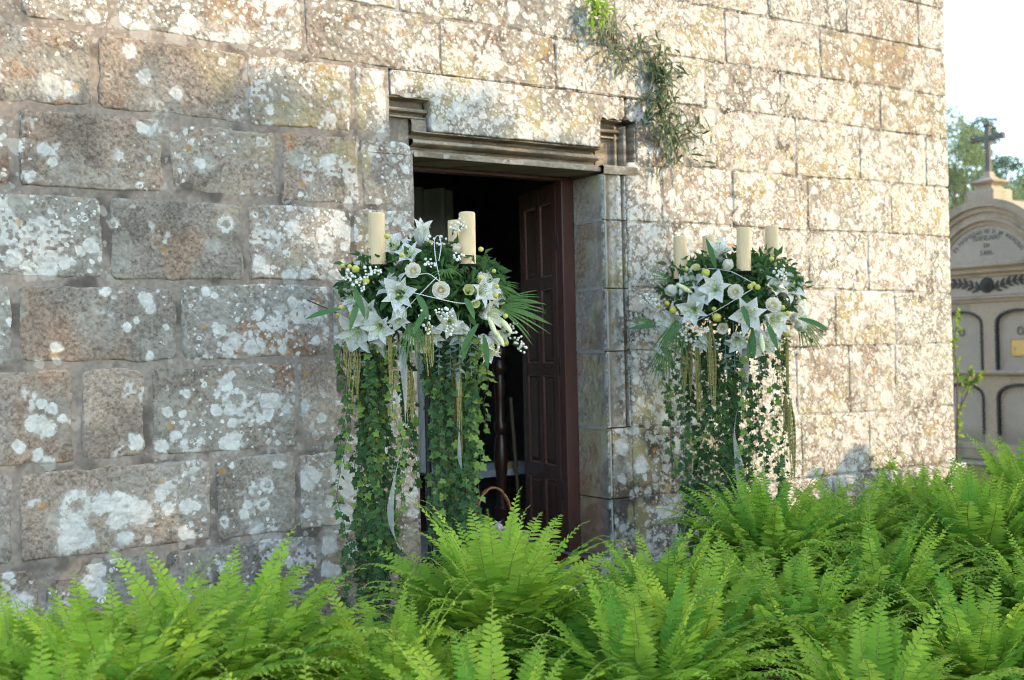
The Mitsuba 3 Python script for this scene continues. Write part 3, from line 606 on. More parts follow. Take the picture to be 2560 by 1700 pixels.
BIG = {'up': 40, 'arch': 66, 'droop': 34}; MIDC = {'up': 26, 'arch': 58, 'droop': 30}; LOW = {'up': 16, 'arch': 50, 'droop': 26}
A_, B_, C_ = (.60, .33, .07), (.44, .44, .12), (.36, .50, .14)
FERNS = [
 (.80, -2.00, .15, 1.0, BIG, A_, 'plain', 'bright fern at the left, overlapping the left side of the tallest left fern'),
 (1.12, -1.86, .14, 1.02, BIG, A_, 'plain', 'bright yellow green fern at the left, its fronds standing against the wall'),
 (.50, -2.32, .10, 1.0, MIDC, A_, 'plain', 'light green fern in the bottom left corner of the photo'),
 (2.12, -1.75, .14, 1.04, BIG, A_, 'plain', 'bright upright fern in the middle in front of the dark doorway'),
 (1.58, -1.98, .04, .92, MIDC, A_, 'plain', 'light green fern filling the gap between the left and the middle fern'),
 (1.62, -2.50, -.04, 1.0, MIDC, B_, 'plain', 'fern at the bottom edge just left of the middle'),
 (2.32, -2.25, .0, 1.0, MIDC, B_, 'plain', 'darker fern at the bottom edge below the middle fern'),
 (2.92, -1.62, .02, .95, BIG, B_, 'plain', 'fern right of the middle one, below the right jamb of the doorway'),
 (3.72, -1.40, .15, 1.05, BIG, B_, 'crisp', 'frilled green fern in front of the ivy of the right flower stand'),
 (4.45, -1.20, .07, 1.0, BIG, B_, 'crisp', 'frilled fern below the two dark shadows on the wall'),
 (5.25, -1.02, .07, 1.0, BIG, C_, 'crisp', 'deep green fern in front of the church corner'),
 (5.60, -1.45, .13, 1.12, BIG, C_, 'plain', 'tall deep green fern at the right edge, in front of the tomb'),
 (3.15, -2.10, -.04, 1.0, BIG, B_, 'crisp', 'frilled fern in the foreground right of the middle'),
 (3.90, -1.85, -.02, 1.02, BIG, C_, 'crisp', 'dark frilled fern low in the right foreground'),
 (4.75, -1.70, .05, 1.08, BIG, C_, 'plain', 'dark fern in the right foreground under the tall deep green one'),
 (2.95, -2.60, -.16, 1.0, MIDC, B_, 'plain', 'low fern at the bottom edge right of the middle'),
 (3.75, -2.40, -.18, 1.05, MIDC, C_, 'plain', 'shaded low fern in the bottom right corner'),
 (2.20, -2.80, -.16, .95, MIDC, B_, 'plain', 'lowest fern at the bottom edge near the middle'),
 (.66, -1.78, .10, .98, MIDC, A_, 'plain', 'light fern at the left edge behind the corner one'),
 (1.10, -2.50, -.04, .98, MIDC, A_, 'plain', 'light fern at the bottom edge in the left third'),
 (4.45, -2.25, -.08, 1.05, MIDC, C_, 'crisp', 'shaded frilled fern at the right edge near the bottom corner'),
 (2.70, -2.02, -.02, 1.0, MIDC, A_, 'plain', 'light fern in the foreground between the middle fern and the frilled ones'),
 (3.35, -1.72, .0, .9, MIDC, B_, 'plain', 'small fern tucked in behind the frilled foreground ones'),
 (5.15, -2.00, .02, 1.05, MIDC, C_, 'crisp', 'dark frilled fern half out of the photo at the right edge')]
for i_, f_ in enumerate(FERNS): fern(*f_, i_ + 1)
# ------------------------------------------------------------------ candle stands with flower arrangements
def wax(p, n, uv):
    return mix(mi.Color3f(.76, .55, .31), mi.Color3f(.82, .63, .39), fbm(p.x * 20, p.y * 20, p.z * 9))
scene['mat_wax'] = sided(P(mikit.proc(wax), .45, sheen=.3, specular=.35))
scene['mat_wick'] = sided(P((.03, .025, .02), .9))
scene['mat_lily'] = LEAF((.93, .93, .91), .85, .5)
scene['mat_lily_heart'] = LEAF((.62, .72, .30), .7, .5)
scene['mat_anther'] = sided(P((.42, .28, .06), .8))
scene['mat_rose'] = LEAF((.90, .88, .80), .7, .55)
scene['mat_rose_heart'] = LEAF((.95, .90, .72), .8, .55)
scene['mat_lisianthus'] = LEAF((.80, .80, .44), .75, .55)
scene['mat_yellow_bud'] = sided(P((.58, .55, .11), .6))
scene['mat_lily_bud'] = sided(P((.72, .74, .44), .5))
scene['mat_wax_flower'] = sided(P((.84, .84, .76), .6))
scene['mat_green_leaf'] = LEAF((.085, .17, .06), .6, .38)
scene['mat_lily_leaf'] = LEAF((.11, .22, .09), .6, .35)
scene['mat_palm'] = LEAF((.14, .25, .085), .6, .45)
scene['mat_eucalyptus'] = LEAF((.27, .36, .31), .5, .6)
scene['mat_ivy_dark'] = LEAF((.060, .120, .052), .55, .38)
scene['mat_ivy_mid'] = LEAF((.10, .19, .065), .6, .4)
scene['mat_ivy_light'] = LEAF((.26, .38, .10), .8, .45)
scene['mat_ivy_stem'] = sided(P((.10, .07, .045), .7))
scene['mat_tassel'] = sided(P((.29, .255, .085), .8))
scene['mat_cord'] = sided(P((.70, .70, .70), .5))
scene['mat_organza'] = {'type': 'mask', 'opacity': .6, 'b': LEAF((.80, .80, .80), 1.0, .5)}

def petal(L, W, a0, a1, cup=.25, shape='lance', n=7, m=5, r0=.003, pw=1.4, wave=0.0, seed=0):
    u = np.linspace(0, 1, n); ang = a0 + (a1 - a0) * u ** pw
    rr = r0 + np.concatenate([[0], np.cumsum(np.sin(ang[:-1]) * L / (n - 1))]); zz = np.concatenate([[0], np.cumsum(np.cos(ang[:-1]) * L / (n - 1))])
    w = np.sin(np.pi * np.clip(.12 + .88 * u, 0, 1) ** .85) if shape == 'lance' else np.sqrt(np.clip(1 - (1 - np.minimum(u * 1.15 + .25, 1)) ** 2, 0, 1)) * np.where(u > .8, np.sqrt(np.clip(1 - ((u - .8) / .22) ** 2, 0, 1)), 1)
    w = np.maximum(w, .04) * W / 2
    v = np.linspace(-1, 1, m); V = []
    for i in range(n):
        k = cup * w[i] * v ** 2 + wave * w[i] * np.sin(v * 5 + u[i] * 9 + seed) * .5
        V.append(np.column_stack([rr[i] - np.cos(ang[i]) * k, w[i] * v, zz[i] + np.sin(ang[i]) * k]))
    a = (np.arange(n - 1)[:, None] * m + np.arange(m - 1)).ravel()
    return trimesh.Trimesh(np.vstack(V), np.vstack([np.column_stack([a, a + 1, a + m + 1]), np.column_stack([a, a + m + 1, a + m])]), process=False)

def rep(m, k, off=0.0, zs=0.0):
    return [apply(m, xf((0, 0, zs), rotz(2 * np.pi * q / k + off))) for q in range(k)]

rad = math.radians
LILY = {}
for v_, (a1_, cu) in enumerate(((116, .30), (94, .42), (136, .22))):
    LILY['wide', v_] = mikit.ply(petal(.097, .058, rad(10 + 4 * v_), rad(a1_), cu, wave=.34, seed=v_, n=9, pw=1.7), 'mat_lily', smooth=True)
    LILY['narrow', v_] = mikit.ply(petal(.098, .038, rad(12 + 4 * v_), rad(a1_ - 6), .3, wave=.28, seed=v_ + 5, n=9, pw=1.8), 'mat_lily', smooth=True)
    LILY['wide_half', v_] = mikit.ply(petal(.092, .054, rad(6 + 4 * v_), rad(48 + 22 * v_), .42, wave=.22, seed=v_, n=9, pw=2.0), 'mat_lily', smooth=True)
    LILY['narrow_half', v_] = mikit.ply(petal(.093, .037, rad(8 + 4 * v_), rad(58 + 26 * v_), .35, wave=.2, seed=v_ + 3, n=9, pw=2.2), 'mat_lily', smooth=True)
st = []
for q in range(6):
    a = q * np.pi / 3 + .4
    P_ = [(0, 0, .005), (.008 * math.cos(a), .008 * math.sin(a), .035), (.024 * math.cos(a), .024 * math.sin(a), .062)]
    st.append(tube(P_, .0011, 4))
st.append(tube([(0, 0, .005), (.002, 0, .075)], .0016, 5)); st.append(apply(trimesh.creation.icosphere(1, .004), xf((.002, 0, .077))))
an = [apply(trimesh.creation.icosphere(1, 1.0), xf((.026 * math.cos(q * np.pi / 3 + .4), .026 * math.sin(q * np.pi / 3 + .4), .063), rotz(q * np.pi / 3 + 1.97)) @ np.diag([.006, .0018, .0018, 1])) for q in range(6)]
heart = lathe([(.002, 0), (.007, .008), (.0085, .022), (.006, .024), (.0, .012)], 10)
LILY['stamens'] = mikit.ply(cat(st + [heart] + an), 'mat_lily_heart', smooth=True)
ROSE = {'outer_petal': mikit.ply(petal(.046, .054, rad(16), rad(80), .38, 'round', 8, 6, .006, 1.3, .22), 'mat_rose', smooth=True),
        'middle_petals': mikit.ply(cat(rep(petal(.043, .048, rad(8), rad(64), .42, 'round', 7, 6, .006, 1.4), 5, .5, .003) + rep(petal(.040, .040, rad(4), rad(42), .55, 'round', 7, 6, .007, 1.4), 5, .1, .004)), 'mat_rose', smooth=True),
        'heart': mikit.ply(cat([apply(trimesh.creation.icosphere(2, 1.0), xf((0, 0, .020)) @ np.diag([.010, .010, .018, 1]))] + rep(petal(.038, .034, rad(2), rad(26), .75, 'round', 7, 6, .009, 1.4), 5, .2, .004) + rep(petal(.037, .024, rad(0), rad(14), .95, 'round', 6, 5, .007), 4, .7, .004) + rep(petal(.036, .014, rad(-2), rad(8), 1.0, 'round', 5, 4, .004), 3, .3, .004)), 'mat_rose_heart', smooth=True)}
LISI = {'outer_petal': mikit.ply(petal(.034, .034, rad(28), rad(70), .5, 'round', 6, 6, .003), 'mat_lisianthus', smooth=True),
        'heart': mikit.ply(cat(rep(petal(.027, .026, rad(10), rad(34), .7, 'round', 6, 5, .003), 5, .6) + [apply(trimesh.creation.icosphere(1, .005), xf((0, 0, .012)))]), 'mat_lisianthus', smooth=True)}
ROSEBUD = {'outer_petal': mikit.ply(petal(.040, .040, rad(34), rad(-6), .75, 'round', 7, 6, .004, .8), 'mat_rose', smooth=True),
           'heart': mikit.ply(cat(rep(petal(.040, .026, rad(24), rad(-12), .9, 'round', 7, 5, .003, .8), 4, .4)), 'mat_rose', smooth=True)}
bud = trimesh.creation.icosphere(2, .011); bud.vertices *= (1 + .10 * np.sin(bud.vertices[:, :1] * 900) * np.cos(bud.vertices[:, 1:2] * 800)); BUD = mikit.ply(bud, 'mat_yellow_bud', smooth=True)
LBUD = mikit.ply(lathe([(.002, 0), (.007, .01), (.011, .035), (.0115, .055), (.008, .078), (.0, .092)], 10), 'mat_lily_bud', smooth=True)
r = np.random.default_rng(5)
spr = []; sprs = []
for q in range(9):
    c = r.normal(0, .017, 3) + [0, 0, .025]
    spr.append(apply(trimesh.creation.icosphere(1, .0085 * r.uniform(.7, 1.15)), xf(c))); sprs.append(tube([(0, 0, -.05), c * [.4, .4, .3], c], .0008, 4))
SPRAY, SPRAYST = mikit.ply(cat(spr), 'mat_wax_flower', smooth=True), mikit.ply(cat(sprs), 'mat_lily_leaf', smooth=True)
def strap(L, W, bend, n=8, fold=.25):
    s = np.linspace(0, 1, n); el = -bend * s ** 1.3
    C = np.column_stack([np.cumsum(np.cos(el)) * L / n, s * 0, np.cumsum(np.sin(el)) * L / n]); w = W / 2 * np.sin(np.pi * np.clip(s * .93 + .05, 0, 1)) ** .8
    V = np.concatenate([np.stack([C[:, 0], -w, C[:, 2] + fold * w], 1), C, np.stack([C[:, 0], w, C[:, 2] + fold * w], 1)])
    a = np.arange(n - 1); F = np.vstack([np.column_stack([a, a + 1, a + n + 1]), np.column_stack([a, a + n + 1, a + n]), np.column_stack([a + n, a + n + 1, a + 2 * n + 1]), np.column_stack([a + n, a + 2 * n + 1, a + 2 * n])])
    return trimesh.Trimesh(V, F, process=False)
LLEAF = [mikit.ply(strap(.15, .024, b), 'mat_lily_leaf', smooth=True) for b in (.5, 1.0)]
DLEAF = [mikit.ply(strap(.085, .034, b), 'mat_green_leaf', smooth=True) for b in (.3, .8)]
def palm_mesh(L, spread, nb, seed):
    r = np.random.default_rng(seed); ms = []
    for q in range(nb):
        a = (q / (nb - 1) - .5) * spread
        ms.append(apply(strap(L * r.uniform(.75, 1.05), .0085, r.uniform(.1, .7), 8, .5), xf((0, 0, 0), rotz(a) @ np.array([[1, 0, 0], [0, 1, 0], [0, 0, 1.0]]))))
    return cat(ms)
PALM = [mikit.ply(palm_mesh(.27, .95, 10, 1), 'mat_palm', smooth=True), mikit.ply(palm_mesh(.17, 2.2, 15, 2), 'mat_palm', smooth=True)]
def euc(L, seed):
    r = np.random.default_rng(seed); ms = []; n = int(L / .022)
    for q in range(n):
        s = (q + .5) / n; R_ = .017 * (1.1 - .5 * s)
        for sd in (-1, 1):
            d = trimesh.creation.cylinder(R_, .0007, 12); d.vertices[:, 2] += (d.vertices[:, 0] ** 2) * 8
            tl = r.uniform(.2, .8)
            Rm = np.array([[math.cos(tl), 0, math.sin(tl)], [0, 1, 0], [-math.sin(tl), 0, math.cos(tl)]])
            ms.append(apply(d, xf((0, 0, -s * L), rotz((q % 2) * 1.57 + (sd > 0) * 3.14 + r.uniform(-.4, .4))) @ xf((R_ * .95, 0, 0), Rm)))
    ms.append(tube([(0, 0, .06), (.005, 0, -L * .5), (0, .004, -L)], .002, 5))
    return cat(ms)
EUC = [mikit.ply(euc(.17, s), 'mat_eucalyptus', smooth=False) for s in (1, 2)]
def tassel(L, n, seed):
    r = np.random.default_rng(seed); ms = []
    for q in range(n):
        a = r.uniform(0, 6.28); d = r.uniform(.003, .016); l = L * r.uniform(.6, 1.05); m = int(l / .011)
        s = np.linspace(0, 1, m); rr = (.0042 - .0022 * s) * (1 + .38 * np.cos(np.arange(m) * np.pi))
        ms.append(tube(np.column_stack([d * math.cos(a) * np.minimum(1, s * 4) + .006 * np.sin(s * 5 + a), d * math.sin(a) * np.minimum(1, s * 4), -s * l]), rr, 5))
    return cat(ms)
TASSEL = [mikit.ply(tassel(.30, 9, 3), 'mat_tassel', smooth=True), mikit.ply(tassel(.40, 11, 4), 'mat_tassel', smooth=True), mikit.ply(tassel(.24, 7, 5), 'mat_tassel', smooth=True)]
iv = np.array([(0, 0), (-.16, .20), (-.05, .50), (.20, .34), (.46, .52), (.56, .25), (1.0, 0), (.56, -.25), (.46, -.52), (.20, -.34), (-.05, -.50), (-.16, -.20), (.30, 0)])
ivV = np.column_stack([iv, .22 * np.abs(iv[:, 1]) - .10 * iv[:, 0] ** 2]); ivF = [(12, k, (k + 1) % 12) for k in range(12)]
IVYM = trimesh.Trimesh(ivV, ivF, process=False)
IVY = {c: mikit.ply(IVYM, 'mat_ivy_' + c, smooth=False) for c in ('dark', 'mid', 'light')}

class Bouquet:
    """local axes at the bouquet's middle: r to the viewer's right along the wall side, u up, f out towards the churchyard"""
    def __init__(s, base, zc, label, group):
        s.O = np.array([base[0], base[1], zc]); v = s.O[:2] - EYE[:2]; v /= np.linalg.norm(v)
        s.r = np.array([v[1], -v[0], 0]); s.f = np.array([-v[0], -v[1], 0]); s.u = np.array([0, 0, 1.0])
        s.t = thing('flower_arrangement', label, 'flower arrangement', group); s.rng = np.random.default_rng(int(base[0] * 100))
    def pos(s, r, u, f=None):
        if f is None: f = .25 * math.sqrt(max(.0, 1 - (r / .46) ** 2 - (u / .33) ** 2)) + .02
        return s.O + s.r * r + s.u * u + s.f * f, f
    def dirn(s, r, u, f, d=None):
        if d is not None: v = s.r * d[0] + s.u * d[1] + s.f * d[2]
        else: v = s.r * r / .40 * .9 + s.u * (u / .30 * .55 + .12) + s.f * (f / .22 + .2)
        return v / np.linalg.norm(v)
    def flower(s, name, spec, r, u, f=None, d=None, size=1.0, roll=None, label=None):
        p, f = s.pos(r, u, f); D = s.dirn(r, u, f, d); R = frame(D, s.rng.uniform(0, 6.28) if roll is None else roll)
        M = xf(p - D * .04 * size, R, size); k = None
        body, petals = spec
        k = put(name, body[0][1], s.t, M, label)
        for nm, pl in body[1:]: put(nm, pl, k, M)
        for pl, n, off in petals:
            for q in range(n): put('petal', pl, k, M @ xf((0, 0, 0), rotz(2 * np.pi * q / n + off)))
        return k
    def lily(s, r, u, f=None, d=None, size=1.0, half=False, **kw):
        w = '_half' if half else ''
        return s.flower('lily', ([('stamens', LILY['stamens'])], [(LILY['wide' + w, s.rng.integers(3)], 1, q * 2.094 + s.rng.normal(0, .09)) for q in range(3)] + [(LILY['narrow' + w, s.rng.integers(3)], 1, q * 2.094 + np.pi / 3 + s.rng.normal(0, .09)) for q in range(3)]), r, u, f, d, size * 1.24, **kw)
    def rose(s, r, u, f=None, d=None, size=1.0, **kw):
        return s.flower('rose', ([('heart', ROSE['heart']), ('middle_petals', ROSE['middle_petals'])], [(ROSE['outer_petal'], 6, 0)]), r, u, f, d, size, **kw)
    def lisi(s, r, u, f=None, d=None, size=1.0, **kw):
        return s.flower('lisianthus', ([('heart', LISI['heart'])], [(LISI['outer_petal'], 6, 0)]), r, u, f, d, size, **kw)
    def rbud(s, r, u, f=None, d=None, size=1.0, **kw):
        return s.flower('rosebud', ([('heart', ROSEBUD['heart'])], [(ROSEBUD['outer_petal'], 4, 0)]), r, u, f, d, size, **kw)
    def bit(s, name, pl, r, u, f=None, d=None, size=1.0, roll=None, along='z', extra=None):
        p, f = s.pos(r, u, f); D = s.dirn(r, u, f, d); R = frame(D, s.rng.uniform(0, 6.28) if roll is None else roll)
        if along == 'x':
            Nn = s.f * .8 + s.u * .6; x = D; y = np.cross(Nn, x); y /= np.linalg.norm(y); R = np.column_stack([x, y, np.cross(x, y)])
        k = put(name, pl, s.t, xf(p, R, size))
        if extra: put(extra[0], extra[1], k, xf(p, R, size))
        return k
    def hang(s, name, pl, r, u, f, size=1.0):
        return put(name, pl, s.t, xf(s.O + s.r * r + s.u * u + s.f * f, rotz(s.rng.uniform(0, 6.28)), size))
    def greens(s, n):
        for q in range(n):
            a = s.rng.uniform(0, 6.28); e = s.rng.uniform(.15, 1.0); r, u = .40 * e * math.cos(a), .27 * e * math.sin(a)
            f = .17 * math.sqrt(max(0, 1 - e * e)) * s.rng.choice([1, 1, 1, -.6])
            d = (r / .3 + s.rng.normal(0, .6), u / .3 + s.rng.normal(0, .5), .5 + s.rng.normal(0, .5))
            s.bit('leaf', DLEAF[q % 2], r, min(u, .13), f, d, s.rng.uniform(.45, .8), along='x')
        core = trimesh.creation.icosphere(3); V = core.vertices * (1 + .5 * (meshkit.fbm(core.vertices * 3, 3, 2) - .5))[:, None]
        R = np.column_stack([s.r, s.f, s.u]); n2 = 2600
        C = s.O + (unit(s.rng, n2) * [.36, .20, .20] * s.rng.uniform(.45, 1.05, (n2, 1))) @ R.T
        V, F = leaf_quads(C, unit(s.rng, n2) + [0, 0, -.2], unit(s.rng, n2), s.rng.uniform(.04, .075, n2), s.rng.uniform(.015, .028, n2))
        mesh('greenery', (V, F), 'mat_green_leaf', s.t, kind='stuff')
        mesh('moss_core', trimesh.Trimesh(s.O + (core.vertices * [.17, .11, .10]) @ R.T, core.faces, process=False), 'mat_green_leaf', s.t, smooth=True)
    def ivy(s, strands, n_parts, density=1.0):
        """strands: (r, f, u0, z_end, spread); the first n_parts leaves facing the viewer become parts, the rest one mass"""
        rest_V, rest_F, made, nb = {'dark': [], 'mid': [], 'light': []}, {'dark': [], 'mid': [], 'light': []}, 0, {'dark': 0, 'mid': 0, 'light': 0}
        for (r0, f0, u0, z1, spread, mixp) in strands:
            top = s.O + s.r * r0 + s.f * f0 + s.u * u0; m = max(4, int((top[2] - z1) / .05)); q = np.linspace(0, 1, m)
            ph = s.rng.uniform(0, 6.28, 4); dr_, df_ = s.rng.normal(0, spread, 2)
            C = top + np.outer(dr_ * q ** 1.3 + .018 * np.sin(q * 7 + ph[0]) + .010 * np.sin(q * 19 + ph[2]), s.r) + np.outer(df_ * q + .02 * np.sin(q * 6 + ph[1]), s.f) + np.outer(-(top[2] - z1) * q, s.u)
            k = mesh('ivy_strand', tube(C, .0016, 4, False), 'mat_ivy_stem', s.t, smooth=True)
            nl = int((top[2] - z1) / .0165 * density)
            for e in range(nl):
                w = (e + s.rng.uniform(0, 1)) / nl; g = w * (m - 1); i = min(int(g), m - 2); c = C[i] + (C[i + 1] - C[i]) * (g - i)
                side = s.r * s.rng.choice([-1, 1]) * s.rng.uniform(.3, 1) + s.f * s.rng.uniform(-.5, .9)
                D = side + s.u * s.rng.uniform(-1.3, -.1); D /= np.linalg.norm(D)
                N = s.f * s.rng.uniform(.3, 1.2) + s.u * s.rng.uniform(.1, .9) + s.r * s.rng.normal(0, .45); y = np.cross(N, D); y /= np.linalg.norm(y)
                R = np.column_stack([D, y, np.cross(D, y)]); sz = s.rng.uniform(.015, .040); col = s.rng.choice(['dark', 'mid', 'light'], p=mixp)
                if made < n_parts and f0 > 0:
                    put('leaf', IVY[col], k, xf(c + side * .010, R, sz)); made += 1
                else:
                    rest_V[col].append((ivV * sz) @ R.T + c + side * .010); rest_F[col].append(np.array(ivF) + nb[col]); nb[col] += len(ivV)
        for c in rest_V:
            if rest_V[c]: mesh('ivy_foliage', (np.vstack(rest_V[c]), np.vstack(rest_F[c])), 'mat_ivy_' + c, s.t, kind='stuff')
    def ribbon(s, pts, w0):
        P_ = np.array([s.O + s.r * a + s.u * b + s.f * c for a, b, c in pts]); n = 40
        tt = np.linspace(0, 1, n); src = np.linspace(0, 1, len(P_)); C = np.column_stack([np.interp(tt, src, P_[:, k]) for k in range(3)])
        for _ in range(4): C[1:-1] = (C[:-2] + C[1:-1] * 2 + C[2:]) / 4
        w = w0 * (.55 + .45 * np.sin(tt * 9 + 1)); ax = np.outer(np.cos(tt * 5), s.r) + np.outer(np.sin(tt * 5) * .7, s.f)
        V = np.concatenate([C - ax * w[:, None] / 2, C + np.outer(np.sin(tt * 14) * .004, s.f), C + ax * w[:, None] / 2]); a = np.arange(n - 1)
        F = np.vstack([np.column_stack([a, a + 1, a + n + 1]), np.column_stack([a, a + n + 1, a + n]), np.column_stack([a + n, a + n + 1, a + 2 * n + 1]), np.column_stack([a + n, a + 2 * n + 1, a + 2 * n])])
        return mesh('ribbon', (V, F), 'mat_organza', s.t, smooth=True)
    def cord(s, pts):
        P_ = np.array([s.pos(*q)[0] for q in pts]); src = np.linspace(0, 1, len(P_)); tt = np.linspace(0, 1, 40)
        C = np.column_stack([np.interp(tt, src, P_[:, k]) for k in range(3)])
        for _ in range(6): C[1:-1] = (C[:-2] + C[1:-1] * 2 + C[2:]) / 4
        return mesh('cord', tube(C, .0019, 5), 'mat_cord', s.t, smooth=True)

def stand(b, cups, label, group, clabels):
    """wrought iron stand under the bouquet b; cups: (r, u of the candle's foot, f)"""
    t = thing('candle_stand', label, 'candle stand', group)
    x, y = b.O[0], b.O[1]; zc = b.O[2]
    mesh('pole', tube([(x, y, .03), (x, y, zc - .02)], .013, 10), 'mat_iron', t, smooth=True)
    mesh('base', apply(lathe([(0, 0), (.15, 0), (.155, .008), (.15, .016), (.05, .03), (.022, .05), (.014, .09)], 24), xf((x, y, .0))), 'mat_iron', t, smooth=40)
    for i, (r, u, f) in enumerate(cups):
        e = b.O + b.r * r + b.u * u + b.f * f; s0 = np.array([x, y, zc - .08])
        q = np.linspace(0, 1, 12)[:, None]
        C = s0 + (e - [0, 0, .012] - s0) * np.column_stack([np.sin(q * np.pi / 2) ** 1.2, np.sin(q * np.pi / 2) ** 1.2, q ** 2.2])
        mesh('arm', tube(C, .006, 6), 'mat_iron', t, smooth=True)
        mesh('cup', apply(lathe([(.006, -.02), (.008, -.012), (.036, -.008), (.044, -.002), (.046, .006), (.043, .006), (.040, 0), (0, .0)], 24), xf(e)), 'mat_iron', t, smooth=40)
        c = thing('candle', clabels[i], 'candle', 'pillar candles on the stands')
        h, R_ = .228 + .006 * math.sin(i * 3), .0355
        prof = [(0, .001), (R_, .001), (R_ + .0006, .05), (R_, .13), (R_ - .0003, h - .006), (R_ - .002, h - .001), (R_ - .006, h + .001), (R_ - .011, h - .003), (.004, h - .010), (0, h - .010)]
        m = lathe(prof, 28); m.vertices[:, :2] *= (1 + .012 * (meshkit.fbm(m.vertices * 30 + i, 2, i) - .5))[:, None]
        m = apply(m, xf((0, 0, 0), frame((.018 * math.sin(i * 2.3 + x * 5), .014 * math.cos(i * 3.1 + x), 1))))
        mesh('wax', apply(m, xf(e)), 'mat_wax', c, smooth=45)
        mesh('wick', apply(tube([(0, 0, h - .011), (.001, 0, h - .002), (.004, .001, h + .010)], .0014, 5), xf(e)), 'mat_wick', c, smooth=True)
    return t

# ---- left stand
S1 = 578.0
def a1(px, py): return (px - 1060) / S1, (720 - py) / S1
b1 = Bouquet((2.50, -.60), 1.526, 'white lily, rose and ivy arrangement trailing to the ground, left of the doorway opening', 'flower arrangements on the stands')
stand(b1, [(-.200, .092, .08), (.185, .087, .09), (.146, .085, -.18)], 'black iron candle stand buried in the left flower arrangement', 'candle stands beside the doorway',
      ['leftmost candle of the left arrangement, seen against the stone wall', 'tall front candle of the left arrangement, seen against the dark doorway', 'candle half hidden behind the front one in the dark doorway'])
for q in [(-.008, .235, .02, (.05, .9, .4), 1.05), (-.107, -.034, .20, (-.05, -.05, 1), 1.05), (-.131, .0, .17, (-.5, .6, .7), .95), (-.107, -.122, .22, (-.1, -.75, .7), .95), (-.237, -.114, .13, (-.5, .1, .9), 1.1), (-.285, -.183, .10, (-.5, -.45, .8), 1.25),
          (-.131, .169, .05, (-.2, .6, .7), 1.0), (-.192, -.228, .10, (-.3, -.9, .4), 1.1), (.270, -.119, .10, (.7, -.1, .7), 1.0), (.265, -.009, .10, (.7, .3, .6), .95), (.150, -.194, .16, (.1, -.7, .7), 1.05), (.254, -.258, .08, (.4, -.8, .5), 1.15), (-.25, .10, -.05, (-.5, .4, .5), .9), (-.19, -.17, .18, (-.2, -.3, .9), .95), (.235, -.03, .17, (.5, .2, .8), .85), (.10, -.16, .2, (0, -.3, .9), .85), (-.06, .13, .14, (-.2, .5, .8), .8), (.31, -.22, .04, (.8, -.3, .4), .85), (.03, -.2, .2, (.1, -.7, .7), .8), (-.30, -.04, .08, (-.8, .2, .5), .85)]:
    b1.lily(q[0], q[1], q[2], q[3], q[4], half=abs(q[3][1]) > .65)
b1.rose(-.048, .061, .26, (-.15, .25, 1), .98); b1.rose(.066, -.024, .29, (.05, .1, 1), 1.08); b1.rose(-.009, -.253, .20, (.2, -.5, .8), 1.0)
b1.rbud(.251, .050, .13, (.35, .75, .5), 1.35); b1.rbud(.344, -.048, .06, (.9, .35, .3), 1.25); b1.rbud(.14, .175, .13, (.1, .8, .6), 1.1); b1.rbud(-.10, .12, .12, (.6, .5, .6), 1.1)
b1.lisi(.185, -.019, .22, (.15, .15, 1), 1.0); b1.lisi(.214, -.080, .21, (.25, -.1, .9), .8); b1.lisi(.03, .20, .06, (.2, .7, .6), .7)
def buds(b, lst):
    for r_, u_, s_ in lst: b.bit('yellow_bud', BUD, r_, u_, None, None, s_)
buds(b1, [(-.341, .09, .9), (-.285, .074, 1.45), (-.152, .209, 1.1), (-.092, .125, 1.0), (.237, .147, 1.0), (.230, .026, 1.0), (.294, -.047, 1.15), (.337, -.133, .95), (.332, -.166, 1.3), (.346, -.247, 1.1), (-.351, -.083, 1.0), (-.367, -.114, .8), (.289, .055, .8), (-.242, .021, 1.3), (-.301, -.114, 1.4), (-.31, .085, .9), (.30, -.01, .9)])
for r_, u_, d in ((.265, -.165, (.35, -.9, .35)), (.315, -.168, (.55, -.8, .3)), (.289, -.215, (.45, -.9, .3))): b1.bit('lily_bud', LBUD, r_, u_ + .03, .14, d, 1.0)
for r_, u_, f_ in ((-.227, .05, None), (-.192, .06, None), (-.272, .026, None), (-.25, .0, None), (.02, .182, .08), (.07, .18, .08), (.161, .249, .16), (.13, .235, .15), (.002, -.123, .27), (.092, -.128, .27), (.012, -.178, .24), (.10, -.178, .24), (.355, -.207, .05), (.39, -.235, .04), (.403, -.263, .03), (.026, .09, .2), (-.31, .04, None), (.14, .12, .15), (.06, -.115, .27), (.36, -.18, .05)):
    b1.bit('waxflower_sprig', SPRAY, r_, u_, f_, None, .82, extra=('stem', SPRAYST))
b1.bit('palm_leaf', PALM[0], .30, -.085, .08, (.95, -.28, .25), 1.0, along='x'); b1.bit('palm_leaf', PALM[0], .33, -.06, .05, (.95, -.05, .2), .75, along='x')
b1.bit('palm_leaf', PALM[1], .087, .069, .20, (.1, -.3, .9), .62, along='x'); b1.bit('palm_leaf', PALM[0], -.052, -.13, .22, (.0, -1, .35), .85, along='x'); b1.bit('palm_leaf', PALM[0], .28, .02, .05, (.8, -.35, .4), .6, along='x'); 
for q in [(-.30, .02, (.3, -.75, .5)), (-.27, -.05, (-.2, -.6, .7)), (.20, -.17, (-.35, -.85, .5)), (.24, -.19, (.1, -.95, .4)), (.23, -.15, (-.55, -.7, .5)), (.16, -.05, (.2, -.4, .9)), (-.04, -.03, (.3, -.5, .8)), (-.33, -.09, (-.9, -.1, .3)), (.02, -.08, (-.4, -.6, .7))]:
    b1.bit('lily_leaf', LLEAF[0], q[0], q[1], None, q[2], 1.15, along='x')
b1.greens(42)
